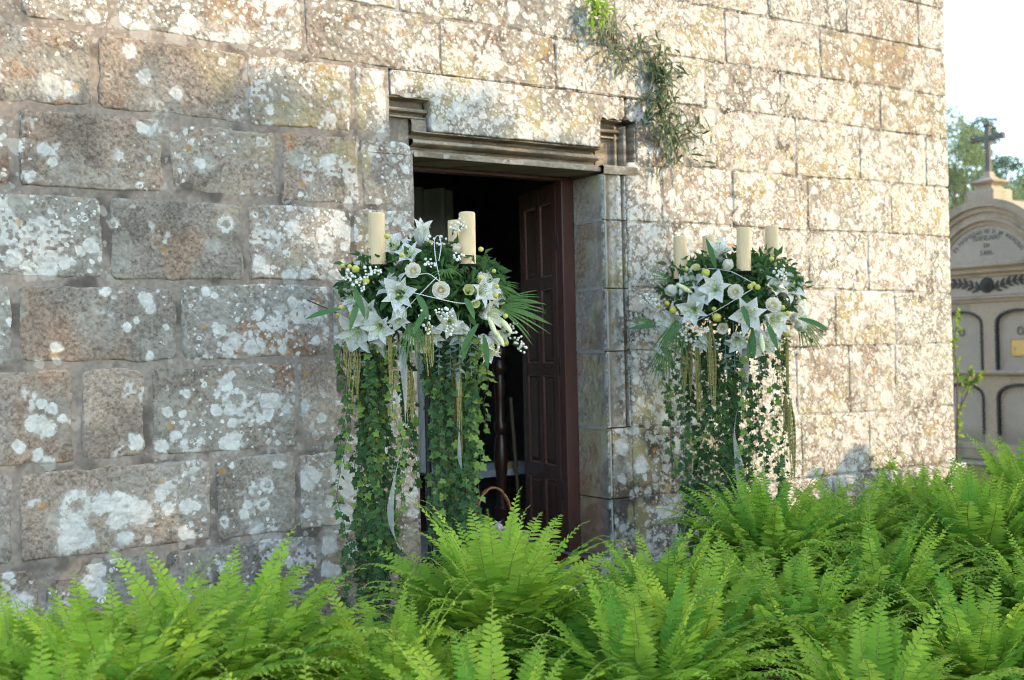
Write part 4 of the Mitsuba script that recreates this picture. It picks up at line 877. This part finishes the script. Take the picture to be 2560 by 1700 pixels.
for r_, u_, f_, s_ in ((.137, -.20, .17, 1.2), (.19, -.20, .13, 1.1), (.10, -.22, .14, 1.0), (-.306, -.19, .04, 1.1), (-.26, -.22, .07, 1.1), (.05, -.22, .18, .9)): b1.hang('eucalyptus_sprig', EUC[int(r_ > .1)], r_, u_, f_, s_)
for r_, u_, f_, i_, s_ in ((-.15, -.17, .16, 0, 1.0), (-.295, -.19, .06, 0, 1.0), (-.33, -.2, .04, 2, 1.2), (.015, -.16, .24, 2, .9), (-.085, -.33, .10, 2, 1.0), (.14, -.30, .09, 1, 1.0), (.12, -.30, .07, 0, 1.0), (-.065, -.35, .08, 0, .8)): b1.hang('amaranth_tassel', TASSEL[i_], r_, u_, f_, s_)
b1.ribbon([(-.10, -.25, .2), (-.09, -.45, .19), (-.095, -.62, .2), (-.14, -.78, .18), (-.165, -.92, .18), (-.16, -1.02, .17), (-.125, -1.10, .18)], .032)
b1.ribbon([(.13, -.35, .12), (.135, -.5, .13), (.13, -.72, .12), (.14, -.80, .12)], .02)
b1.cord([(.06, .10, .22), (.075, .17, .16), (.065, .225, .12), (.04, .20, .13), (.05, .08, .22), (.07, .0, .27), (.02, .05, .27), (-.03, .04, .27)])
b1.cord([(-.20, -.21, .17), (-.11, -.13, .24), (-.02, -.04, .29), (.05, .03, .27)])
b1.cord([(-.06, -.03, .28), (.05, -.06, .30), (.16, -.085, .26), (.26, -.05, .17), (.29, -.0, .12), (.24, .02, .16)])
r = np.random.default_rng(31)
dk, md = (.56, .33, .11), (.42, .38, .20)
str1 = []
for q in range(17): str1.append((r.uniform(-.32, -.18), r.uniform(-.10, .10), -.20 + r.uniform(-.06, .03), r.uniform(.05, .45), .018, md))
for q in range(22): str1.append((r.uniform(.015, .20), r.uniform(-.08, .12), -.20 + r.uniform(-.06, .03), r.uniform(.05, .4), .018, dk))
for q in range(3): str1.append((r.uniform(-.14, .0), r.uniform(-.1, -.02), -.22, r.uniform(.35, .8), .03, md))
str1 += [(.20, .12, -.22, .62, .02, (.0, .2, .8)), (.215, .10, -.2, .70, .02, (.0, .3, .7)), (-.13, .14, -.2, .5, .02, (.05, .35, .6)), (-.35, .02, -.2, .75, .02, (.1, .6, .3)), (-.37, -.1, -.25, .45, .02, (.1, .6, .3)), (.235, .02, -.2, .9, .02, (.0, .3, .7))]
for q in range(10): str1.append((r.uniform(-.36, -.15), r.uniform(-.05, .15), -1.05 + r.uniform(-.1, .1), .04, .05, dk))
b1.ivy(str1[::-1], 280)

# ---- right stand
S2 = 484.0
b2 = Bouquet((4.32, -.60), 1.545, 'white lily, rose and ivy arrangement in front of the sunlit wall, right of the doorway', 'flower arrangements on the stands')
stand(b2, [(-.262, .048, .02), (-.113, .065, -.20), (.060, .069, .16), (.212, .093, -.10)], 'black iron candle stand buried in the right flower arrangement', 'candle stands beside the doorway',
      ['leftmost candle of the right arrangement', 'candle behind the white lily of the right arrangement', 'tallest looking candle in the middle of the right arrangement', 'rightmost candle of the right arrangement'])
def a2(px, py): return (px - 1830) / S2, (720 - py) / S2
for px, py, f_, d, s_ in [(1800, 633, .08, (.1, .75, .6), 1.2), (1790, 727, .24, (-.1, .15, 1), 1.15), (1736, 775, .20, (-.25, -.1, 1), 1.15), (1731, 712, .14, (-.5, .5, .7), 1.15), (1864, 791, .26, (.1, -.05, 1), 1.3), (1925, 806, .19, (.55, -.15, .8), 1.2), (1961, 728, .08, (.6, .45, .6), 1.25), (1665, 803, .06, (-.8, .2, .5), 1.05), (1668, 838, .05, (-.7, -.5, .4), 1.2), (1892, 852, .18, (.2, -.8, .6), 1.25), (1655, 870, .02, (-.6, -.85, .3), 1.2), (1985, 760, .0, (.8, .3, .3), 1.0), (1915, 850, .12, (.4, -.7, .5), 1.1), (1930, 728, .13, (.4, .5, .7), 1.0), (1705, 735, .08, (-.6, .3, .6), 1.0), (1760, 745, .2, (-.2, .3, .9), .9), (1840, 850, .2, (0, -.6, .8), .95), (1760, 850, .15, (-.2, -.7, .7), .95), (1690, 800, .12, (-.6, -.1, .8), .95), (1900, 690, .05, (.3, .7, .5), .95), (1990, 800, .02, (.8, .0, .4), .9), (1860, 690, .10, (.1, .7, .7), .85)]:
    r_, u_ = a2(px, py); b2.lily(r_, u_, f_, d, s_, half=abs(d[1]) > .68)
for px, py, d, s_, k in [(1838, 735, (.05, .2, 1), 1.15, 'rose'), (1927, 768, (.2, .3, .9), 1.15, 'rose'), (1805, 823, (-.1, -.1, 1), .85, 'rose'), (1828, 660, (.5, .7, .5), 1.4, 'rbud'), (1744, 668, (-.1, .6, .8), .9, 'lisi'), (1672, 717, (-.7, .6, .3), 1.5, 'rbud'), (2007, 816, (.8, .2, .4), 1.6, 'rbud'), (1950, 800, (.7, .0, .6), .9, 'lisi')]:
    r_, u_ = a2(px, py); getattr(b2, k)(r_, u_, None, d, s_)
buds(b2, [a2(*q[:2]) + (q[2],) for q in ((1768, 687, 1.9), (1686, 775, 1.7), (1792, 796, 2.0), (1958, 837, 1.8), (1925, 658, 1.1), (1873, 724, 1.3), (1890, 726, 1.3), (1786, 775, 1.0), (1672, 757, 1.2), (1652, 763, 1.0), (1948, 776, 1.2), (1880, 718, 1.1), (1960, 790, 1.2), (1722, 676, 1.0))])
for px, py, d in ((1735, 735, (-.75, .45, .5)), (1895, 836, (.1, -.95, .3))): r_, u_ = a2(px, py); b2.bit('lily_bud', LBUD, r_, u_, .24, d, 1.15)
for px, py in ((1703, 823), (1716, 833), (1722, 848), (1706, 856), (1740, 851), (1762, 822), (1732, 812), (1695, 866), (1770, 855), (1785, 856), (1630, 748), (1622, 740), (1645, 755), (1937, 690), (1950, 700), (1700, 840)):
    r_, u_ = a2(px, py); b2.bit('waxflower_sprig', SPRAY, r_, u_, None, None, .95, extra=('stem', SPRAYST))
for px, py, f_, d, s_ in ((1690, 700, .0, (-.8, .35, .4), .65), (1985, 790, .0, (.55, -.8, .2), .9), (1640, 800, .05, (-.9, .0, .3), .6), (1700, 790, .12, (-.3, -.9, .3), 1.0), (1665, 850, .05, (-.2, -1, .2), .9)):
    r_, u_ = a2(px, py); b2.bit('palm_leaf', PALM[0], r_, u_, f_, d, s_, along='x')
for px, py, d in ((1874, 812, (.05, -.95, .4)), (1880, 815, (-.2, -.9, .4)), (1795, 690, (-.2, .9, .4)), (1905, 800, (.3, -.7, .5)), (1975, 800, (.8, -.2, .4)), (1660, 815, (-.9, .1, .3)), (1720, 800, (-.6, -.5, .5)), (1850, 760, (.2, -.6, .8))):
    r_, u_ = a2(px, py); b2.bit('lily_leaf', LLEAF[0], r_, u_, None, d, 1.25, along='x')
for q in range(16):
    b2.bit('leaf', DLEAF[q % 2], *a2(1880 + 55 * b2.rng.uniform(), 660 + 60 * b2.rng.uniform()), .04, (b2.rng.normal(.3, .5), b2.rng.uniform(.3, 1), b2.rng.normal(.2, .4)), b2.rng.uniform(.5, .8), along='x')
b2.greens(46)
for px, py, f_, s_ in ((1813, 838, .18, 1.25), (1830, 840, .15, 1.15), (1890, 850, .10, 1.2), (1905, 850, .08, 1.1), (1960, 840, .0, 1.0)): r_, u_ = a2(px, py); b2.hang('eucalyptus_sprig', EUC[px % 2], r_, u_, f_, s_)
for px, py, i_, f_ in ((1708, 850, 0, .10), (1722, 852, 0, .08), (1741, 845, 1, .12), (1777, 812, 1, .17), (1770, 830, 0, .16), (1955, 985, 2, .0), (1966, 1000, 1, .02), (1960, 850, 0, .02)):
    r_, u_ = a2(px, py); b2.hang('amaranth_tassel', TASSEL[i_], r_, u_, f_, 1.0)
b2.ribbon([(.045, -.30, .12), (.06, -.50, .14), (.01, -.62, .14), (-.01, -.75, .15), (.015, -.9, .14), (.02, -1.05, .14), (-.03, -1.16, .15)], .05)
b2.cord([(-.20, -.18, .2), (-.09, -.13, .27), (.0, -.08, .29), (.10, -.02, .27)]); b2.cord([(-.26, .10, .1), (-.08, .09, .2), (.0, .07, .25), (.12, .0, .25)])
r = np.random.default_rng(32); str2 = []
for q in range(24): str2.append((r.uniform(-.27, .02), r.uniform(-.10, .12), -.22 + r.uniform(-.06, .03), r.uniform(.1, .5), .03, (.64, .27, .09)))
for q in range(5): str2.append((r.uniform(.05, .17), r.uniform(-.08, .10), -.22, r.uniform(.25, .7), .025, (.62, .28, .1)))
str2 += [(.22, .03, -.22, .45, .02, (.2, .4, .4)), (.25, .0, -.2, .3, .03, (.3, .4, .3)), (-.31, .02, -.2, .55, .03, (.2, .5, .3)), (-.36, -.05, -.22, .85, .02, (.2, .5, .3)), (.05, .14, -.25, .5, .02, (.1, .4, .5)), (.18, .08, -.24, .4, .03, (.4, .3, .3)), (.33, -.02, -.15, 1.25, .02, (.7, .3, 0))]
for q in range(7): str2.append((r.uniform(-.30, .05), r.uniform(-.05, .12), -1.0, .05, .05, (.7, .25, .05)))
b2.ivy(str2[::-1], 280, .9)
# ------------------------------------------------------------------ family burial niches: a stone tomb wall at right angles to the church
def tomb_colour(p, n, uv):
    m = fbm(p.y * 3, p.z * 3, p.x * 3 + 2.0); a = mix(mi.Color3f(.41, .335, .26), mi.Color3f(.50, .41, .32), m)
    a = mix(a, mi.Color3f(.25, .235, .19), sstep(.5, .72, fbm(p.y * 5, p.z * 2.2 + 9, p.x * 5, 4)) * .6)
    a = mix(a, mi.Color3f(.30, .30, .19), sstep(.55, .75, fbm(p.y * 4 + 20, p.z * 4, p.x * 4, 3)) * sstep(1.9, 2.8, p.z) * .7)
    a = mix(a, mi.Color3f(.15, .14, .11), sstep(.25, .02, p.z) * sstep(.35, .6, m) * .8)
    return a * (.84 + .32 * noise(p.y * 90, p.z * 90, p.x * 90))
scene['mat_tomb'] = sided({'type': 'bumpmap', 'tex': mikit.proc(lambda p, n, uv: .004 * fbm(p.y * 30, p.z * 30, p.x * 30)), 'scale': 1.0, 'b': {'type': 'diffuse', 'reflectance': mikit.proc(tomb_colour)}})
scene['mat_slab'] = sided({'type': 'diffuse', 'reflectance': mikit.proc(lambda p, n, uv: mix(mi.Color3f(.40, .35, .295), mi.Color3f(.47, .41, .345), fbm(p.y * 4, p.z * 4, 3.0)) * (.9 + .2 * noise(p.y * 120, p.z * 120, 1.0)) * (1 - .35 * sstep(.35, .1, p.z)))})
scene['mat_black_paint'] = sided(P((.018, .018, .02), .5))
scene['mat_letter'] = sided(P((.13, .125, .12), .7))
scene['mat_brass'] = sided(P((.62, .42, .16), .42, metallic=.55))
scene['mat_brass_dark'] = sided(P((.30, .19, .07), .6))
MT = np.array([[0, 1, 0, 11.55], [-1, 0, 0, 2.9], [0, 0, 1, 0], [0, 0, 0, 1.0]])   # local: x to the right along the face, -y towards the viewer, z up
tomb = thing('burial_niche_tomb', 'stone family tomb with arched burial niches, round gable and carved inscription beyond the church corner', 'tomb')
def tp(name, m, mat='mat_tomb', parent=None, smooth=False, label=None):
    return put(name, mikit.ply(apply(m, MT), mat, smooth=smooth), parent or tomb, None, label)
def ext(poly, y0, y1):
    m = trimesh.creation.extrude_polygon(poly, y1 - y0, engine='earcut')
    V = m.vertices; return trimesh.Trimesh(np.column_stack([V[:, 0], y1 - V[:, 2], V[:, 1]]), m.faces, process=False)
def arcpts(r, a0, a1, n, cz): q = np.linspace(a0, a1, n); return [(r * math.cos(t), cz + r * math.sin(t)) for t in q]
HW, CZ = .86, 1.91
gable = Polygon([(-HW, 2.0), (HW, 2.0)] + arcpts(HW, .10, math.pi - .10, 40, CZ))
tp('gable', ext(gable, .0, .70))
def ring(r0, r1, y0, y1, a0=.14): return ext(Polygon(arcpts(r1, a0, math.pi - a0, 48, CZ) + arcpts(r0, math.pi - a0, a0, 48, CZ)), y0, y1)
tp('archivolt', cat([ring(.80, .885, -.10, .72, .06), ring(.74, .799, -.065, -.001), ring(.68, .739, -.04, -.001), ring(.645, .679, -.055, -.001), ring(.60, .644, -.022, -.001)]))
tp('tympanum', ext(Polygon(arcpts(.598, .33, math.pi - .33, 40, CZ)), -.008, -.001), 'mat_slab')
tp('body', bx(-HW, HW, .055, .70, -.12, 1.998))
niches = [(-.6525, -.0775, .907, 1.655), (.0775, .6525, .907, 1.655), (-.6525, -.0775, .10, .85), (.0775, .6525, .10, .85)]
def arch(x0, x1, z0, top, k=.0):
    w = (x1 - x0) / 2; c = (x0 + x1) / 2; zs = top - .17
    q = np.linspace(0, 1, 17)
    return Polygon([(x0 + k, z0), (x1 - k, z0), (x1 - k, zs)] + [(c + (w - k) * math.cos(math.pi * t), zs + (.17 - k) * math.sin(math.pi * t) ** .8) for t in q[1:-1]] + [(x0 + k, zs)])
front = shapely.box(-HW, -.12, HW, 1.73)
tops = [1.575, 1.575, .765, .765]
for (x0, x1, z0, z1), tp_ in zip(niches, tops): front = front.difference(arch(x0, x1, z0, tp_))
tp('face', ext(front, -.001, .054))
for i, ((x0, x1, z0, z1), tz) in enumerate(zip(niches, tops)):
    k = tp('niche', ext(arch(x0, x1, z0, tz, .003), .030, .052), 'mat_slab')
    a = arch(x0, x1, z0 + (0 if i < 2 else .10), tz, .001).difference(arch(x0, x1, z0 - .2, tz, .026))
    tp('frame', ext(a, -.014, .029), 'mat_black_paint', k)
    inner = arch(x0, x1, z0 - .1, tz, .045).difference(arch(x0, x1, z0 - .3, tz, .060)).intersection(shapely.box(x0, z0, x1, z1))
    tp('border', ext(inner, .0245, .0298), 'mat_slab', k)
    if i < 2:
        c = (x0 + x1) / 2
        q = np.linspace(0, 2 * np.pi, 25)
        tp('ring_handle', tube([(c + .032 * math.cos(t), .020 - .006 * math.sin(t), 1.335 + .042 * math.sin(t)) for t in q], .0065, 6), 'mat_letter', k, True)
# brass plate on the upper right niche, with its small engraved cross
pk = tp('plate', bx(.255, .545, .018, .0285, 1.065, 1.235, .002), 'mat_brass')
tp('plate_edge', cat([bx(.249, .2545, .016, .0285, 1.059, 1.241), bx(.2555, .551, .016, .0285, 1.2355, 1.241), bx(.2555, .551, .016, .0285, 1.059, 1.0645)]), 'mat_brass_dark', pk)
tp('cross_mark', cat([bx(.293, .298, .0165, .0178, 1.08, 1.165), bx(.277, .314, .0165, .0178, 1.135, 1.141), apply(trimesh.creation.icosphere(1, .011), xf((.2955, .019, 1.138)) @ np.diag([1, .25, 1, 1]))]), 'mat_brass_dark', pk)
# cornices and ledges
def ledge(prof, x0=-.93, x1=.93, ch=True): return extrude_x(prof, x0, x1)
tp('cornice', ledge([(.05, 1.94), (-.03, 1.94), (-.035, 1.965), (-.07, 1.985), (-.075, 2.02), (-.11, 2.045), (-.125, 2.05), (-.125, 2.085), (-.09, 2.10), (.05, 2.10)]))
tp('lower_moulding', ledge([(.0, 1.655), (-.02, 1.66), (-.028, 1.69), (-.05, 1.70), (-.05, 1.722), (.0, 1.73)], -.90, .90))
tp('frieze', bx(-HW, HW, -.012, -.0015, 1.732, 1.9395), 'mat_slab')
tp('shelf', ledge([(.0, .845), (-.03, .85), (-.05, .862), (-.06, .88), (-.06, .898), (-.05, .905), (.0, .906)], -.92, .92))
tp('sill', ledge([(.0, .03), (-.05, .035), (-.05, .085), (.0, .098)], -.92, .92))
for x0, x1 in ((-.93, -.42), (-.41, .055), (.065, .93)): tp('base_stone', bx(x0, x1, -.10, -.001, -.075, .0295, .006))
tp('step', bx(-1.05, 1.05, -.42, -.101, -.13, -.082, .012)); tp('lower_step', bx(-1.2, 1.2, -.44, -.1, -.35, -.131, .008))
# black garland with a rosette
def gleaf(L, W):
    s = np.linspace(0, 1, 9); w = W / 2 * np.sin(np.pi * np.clip(s * .9 + .06, 0, 1)) ** .7
    return Polygon(list(zip(s * L, w)) + list(zip(s[::-1] * L, -w[::-1])))
rk = tp('rosette', cat([apply(lathe([(.086, 0), (.086, .014), (.078, .02), (.068, .014), (.060, .022), (.050, .016), (.042, .026), (.026, .020), (.0, .03)], 28), xf((0, -.012, 1.845), np.array([[1, 0, 0], [0, 0, -1], [0, 1, 0.0]])))]), 'mat_black_paint', None, True)
for q in range(8):
    a = q * np.pi / 4
    tp('petal', apply(trimesh.creation.icosphere(1, 1.0), xf((.022 * math.cos(a), -.037, 1.845 + .022 * math.sin(a))) @ np.diag([.013, .006, .013, 1])), 'mat_black_paint', rk, True)
gk = f'{tomb}__garland'
for sd in (-1, 1):
    q = np.linspace(0, 1, 24); X = sd * (.07 + .68 * q); Zc = 1.845 - .035 + .075 * np.sin(q * np.pi * 1.15 - .2)
    put('stem', mikit.ply(apply(tube(np.column_stack([X, X * 0 - .02, Zc]), .0075, 6), MT), 'mat_black_paint', smooth=True), gk)
    for e in range(9):
        for up in (-1, 1):
            w = (e + .4) / 9.5; x = np.interp(w, q, X); z = np.interp(w, q, Zc); a = up * rad(42) + math.atan2(np.interp(min(1, w + .05), q, Zc) - z, .035)
            m = apply(ext(gleaf(.092 - .02 * w, .030), -.012, 0), np.eye(4)); R = np.array([[math.cos(a), 0, -math.sin(a)], [0, 1, 0], [math.sin(a), 0, math.cos(a)]])
            m = apply(m, xf((0, 0, 0), R)); m.vertices[:, 0] *= sd; m.vertices += [x, -.014, z]
            put('leaf', mikit.ply(apply(trimesh.Trimesh(m.vertices, m.faces if sd > 0 else m.faces[:, ::-1], process=False), MT), 'mat_black_paint'), gk)
# inscription
TXT = {}
def letters(text, h): return meshkit.text_mesh(text, h, .004, True)
LR = np.array([[1, 0, 0, 0], [0, 0, -1, 0], [0, 1, 0, 0], [0, 0, 0, 1.0]])
arc = 'ES PROPIEDAD DE D. M^L NAVEIRO'
W_ = []
for ch in arc:
    W_.append(.016 if ch == ' ' else 0.0 if ch == '^' else .001)
ms, xpos, small = [], 0.0, False
glyph = []
for ch in arc:
    if ch == ' ': xpos += .024; small = False; continue
    if ch == '^': small = True; continue
    h = .024 if small else .042
    g_ = letters(ch, h); g_.vertices[:, 0] *= .86; w = np.ptp(g_.vertices[:, 0]); glyph.append((g_, xpos - g_.vertices[:, 0].min(), w, small)); xpos += w + .0075
RB, mid = .508, xpos * .475
for g_, x, w, sm in glyph:
    th = (x + w / 2 - mid) / RB
    g2 = g_.copy(); g2.vertices -= [w / 2 + g2.vertices[:, 0].min() * 0, 0, 0]; g2 = apply(g2, LR)
    if sm: g2.vertices += [0, 0, .018]
    R = np.array([[math.cos(th), 0, math.sin(th)], [0, 1, 0], [-math.sin(th), 0, math.cos(th)]])
    ms.append(apply(g2, xf((RB * math.sin(th), -.0085, CZ + RB * math.cos(th)), R)))
for tx, z in (('EDIFICADO', 2.345), ('EN', 2.262), ('1888.', 2.180)):
    g_ = letters(tx, .047 if tx != 'EN' else .044); g_.vertices[:, 0] *= .92; g_.vertices[:, 0] -= (g_.vertices[:, 0].min() + g_.vertices[:, 0].max()) / 2
    tp('inscription', apply(apply(g_, LR), xf((.0, -.0085, z))), 'mat_letter')
tp('inscription', cat(ms), 'mat_letter', None, False, 'long line of the carved inscription, bent in an arc')
# pedestal and cross
def sq(prof): return lathe([(r * 1.414, z) for r, z in prof], 4)
pk = tp('pedestal', apply(sq([(.17, 2.70), (.17, 2.90), (.155, 2.915), (.105, 2.925), (.10, 2.965), (.12, 2.98), (.155, 2.995), (.16, 3.012), (.08, 3.04), (.05, 3.07), (.038, 3.12), (.0, 3.12)]), xf((-.085, .19, 0), rotz(np.pi / 4))))
def bar(P_, r0, r1): return tube(P_, r0, 4)
cr = [bx(-.027, .027, -.025, .025, 3.11, 3.63, .005), bx(-.175, -.0275, -.024, .024, 3.475, 3.527, .005), bx(.0275, .175, -.024, .024, 3.475, 3.527, .005),
      apply(lathe([(0, -.032), (.042, -.032), (.042, .032), (0, .032)], 20), xf((0, 0, 3.50), np.array([[1, 0, 0], [0, 0, -1], [0, 1, 0.0]])))]
for px, pz, hx, hz in ((0, 3.648, .04, .017), (-.19, 3.501, .016, .038), (.19, 3.501, .016, .038)): cr.append(bx(px - hx, px + hx, -.034, .034, pz - hz, pz + hz, .010))
cr = [apply(c, xf((-.085, .19, 0))) for c in cr]
scene['mat_cross'] = sided({'type': 'diffuse', 'reflectance': mikit.proc(lambda p, n, uv: mix(mi.Color3f(.13, .13, .12), mi.Color3f(.24, .235, .21), fbm(p.x * 9, p.y * 9, p.z * 9)))})
tp('cross', cat(cr), 'mat_cross')
tag(f'{tomb}__niche_001', 'upper right niche with the brass plate')
# ------------------------------------------------------------------ plants on the wall and at the corner
scene['mat_wall_plant'] = LEAF((.075, .115, .06), .4, .45)
scene['mat_wall_plant_pale'] = LEAF((.17, .21, .125), .5, .45)
def wall_plant(pts, label, seed, n, L, mat='mat_wall_plant'):
    """narrow-leaved plant rooted in the joints, hanging in front of the stones; pts: (x, z, radius, depth, share)"""
    r = np.random.default_rng(seed); t = thing('wall_plant', label, 'plant', None)
    C, D = [], []
    for k, (x, z, rad_, dep, sh) in enumerate(pts):
        m = int(n * sh); c = np.column_stack([x + r.normal(0, rad_ * .55, m), -.02 - dep * r.random(m), z + r.normal(0, rad_ * .55, m)])
        C.append(c); D.append(np.column_stack([r.normal(0, .8, m), -.3 * r.random(m), r.normal(-.45, .6, m)]))
    C, D = np.vstack(C), np.vstack(D); D /= np.linalg.norm(D, axis=1, keepdims=True); m = len(C)
    # bent strips of two segments each
    N = np.column_stack([r.normal(0, .4, m), -np.ones(m), r.normal(.3, .4, m)]); S = np.cross(N, D); S /= np.linalg.norm(S, axis=1, keepdims=True)
    ll = L * r.uniform(.6, 1.3, m)[:, None]; w = .007 * r.uniform(.7, 1.3, m)[:, None]; bend = np.column_stack([r.normal(0, .25, m), np.zeros(m), -np.abs(r.normal(.3, .2, m))]) * ll
    V = np.stack([C - S * w * .5, C + S * w * .5, C + D * ll * .5 - S * w, C + D * ll * .5 + S * w, C + D * ll + bend], 1).reshape(-1, 3)
    b = np.arange(m)[:, None] * 5; F = np.vstack([b + [0, 1, 3], b + [0, 3, 2], b + [2, 3, 4]])
    half = m // 3
    sel = r.permutation(m); fa = np.isin(F[:, 0] // 5, sel[:half])
    mesh('foliage', (V, F[~fa]), mat, t); mesh('pale_foliage', (V, F[fa]), 'mat_wall_plant_pale', t)
    st = []
    for (x, z, rad_, dep, _), (x2, z2, _, dep2, _) in zip(pts, pts[1:]):
        st.append(tube([(x, -.02, z), ((x + x2) / 2, -.02 - dep * .5, (z + z2) / 2 + .02), (x2, -.02 - dep2 * .3, z2)], .004, 5))
    mesh('stem', cat(st), 'mat_ivy_stem', t, smooth=True)
wall_plant([(4.33, 2.88, .10, .05, .14), (4.36, 2.77, .09, .08, .22), (4.32, 2.64, .08, .12, .24), (4.33, 2.51, .10, .11, .18), (4.46, 2.45, .14, .06, .12), (4.58, 2.47, .12, .04, .08), (4.42, 2.38, .12, .05, .08)], 'narrow leaved plant hanging in a long tuft on the wall above the right jamb', 3, 300, .07)
wall_plant([(4.20, 2.86, .14, .03, .5), (4.05, 2.88, .10, .03, .3), (4.0, 2.98, .08, .03, .2)], 'sparse thin trailing growth along the joint left of the long tuft', 4, 120, .06, 'mat_wall_plant_pale')
wall_plant([(3.90, 3.12, .05, .08, .5), (3.91, 3.04, .06, .10, .5)], 'bright green tuft at the top edge of the photo', 5, 70, .07, 'mat_fern_mid')
wall_plant([(6.19, .44, .05, .06, .6), (6.25, .42, .05, .04, .4)], 'tiny green tuft growing from the plinth joint near the corner', 6, 60, .05, 'mat_fern_deep')
# leafy shoot behind the corner
scene['mat_shoot_leaf'] = LEAF((.30, .42, .06), .95, .35)
scene['mat_shoot_leaf_deep'] = LEAF((.15, .27, .05), .9, .35)
r = np.random.default_rng(8)
t = thing('leafy_shoot', 'backlit yellow green leafy shoot rising behind the church corner in front of the tomb', 'plant')
stems = [[(7.70, .55, -.1), (7.72, .55, .5), (7.80, .55, .85), (7.93, .54, 1.05)], [(7.72, .55, .5), (7.74, .55, .95), (7.72, .56, 1.25), (7.80, .55, 1.47)], [(7.74, .55, .7), (7.90, .53, .93), (7.98, .52, .99)]]
CC = []
for s in stems:
    s = np.array(s); q = np.linspace(0, 1, 16); C = np.column_stack([np.interp(q, np.linspace(0, 1, len(s)), s[:, k]) for k in range(3)])
    mesh('stem', tube(C, np.linspace(.006, .002, 16), 5), 'mat_ivy_stem', t, smooth=True); CC.append(C)
LF = {c: mikit.ply(strap(.060, .030, .6, 6), c, smooth=True) for c in ('mat_shoot_leaf', 'mat_shoot_leaf_deep')}
for C, n in zip(CC, (42, 44, 26)):
    for q in range(n):
        w = r.uniform(.3, 1) * (len(C) - 1); i = min(int(w), len(C) - 2); c = C[i] + (C[i + 1] - C[i]) * (w - i)
        R = frame(unit(r, 1)[0] + [0, 0, -.2], r.uniform(0, 6.28))[:, [2, 0, 1]]
        put('leaf', LF[r.choice(list(LF), p=[.6, .4])], t, xf(c, R, r.uniform(.6, 1.15)))
# bare twigs and tendrils over the stones left of the left stand
k = mesh('bare_twig', cat([tube([(2.20, -.03, 1.50), (2.33, -.06, 1.44), (2.42, -.10, 1.37), (2.50, -.25, 1.33)], [.003, .004, .005, .005], 5), tube([(2.33, -.06, 1.44), (2.38, -.05, 1.36)], .002, 4)]), 'mat_ivy_stem', None, smooth=True)
tag(k, 'thin bare twig sticking out to the left of the left flower arrangement', 'twig')
# stones and carpet at the foot of the wall
scene['mat_carpet'] = sided({'type': 'diffuse', 'reflectance': mikit.proc(lambda p, n, uv: mi.Color3f(.10, .014, .014) * (.7 + .6 * noise(p.x * 120, p.y * 120, 1.0)))})
k = mesh('red_carpet', cat([bx(2.93, 3.80, -.03, .60, .1125, .121, .002)]), 'mat_carpet')
tag(k, 'dark red carpet on the floor inside the doorway', 'carpet')
def rock(c, s, seed, label):
    m = trimesh.creation.icosphere(3); V = m.vertices * s
    V *= (1 + .35 * (meshkit.fbm(m.vertices * 1.3 + seed, 3, seed) - .5))[:, None]
    m = trimesh.Trimesh(V + c, m.faces, process=False)
    global stone_no
    stone_no += 1
    k = mesh('boulder', m, 'mat_stone', None, smooth=True, uv=uvof(m.vertices, stone_no)); tag(k, label, 'stone')
rock((4.16, -.25, .0), (.26, .16, .13), 3, 'grey rough stone on the ground below the right door jamb')

# blooms heaped in the basket
BL = [mikit.ply(petal(.10, .07, rad(10), rad(60), .5, wave=.2, seed=i), m_, smooth=True) for i, m_ in enumerate(('mat_petal_blush', 'mat_petal_blush'))]
r = np.random.default_rng(9)
for q in range(26):
    a, e = r.uniform(0, 6.28), r.uniform(0, .12)
    R = frame(np.array([math.cos(a), math.sin(a), 0]) * (e * 6) + [0, 0, .8], r.uniform(0, 6.28))
    put('bloom', BL[q % 2], 'wicker_basket', xf(BK + [e * math.cos(a), e * .8 * math.sin(a), .13], R, r.uniform(.7, 1.3)))
mesh('pink_ribbon', tube([BK + [-.02, -.08, .17], BK + [.0, -.10, .21], BK + [.03, -.10, .16], BK + [.01, -.10, .12]], .008, 6), 'mat_pink', 'wicker_basket', smooth=True)
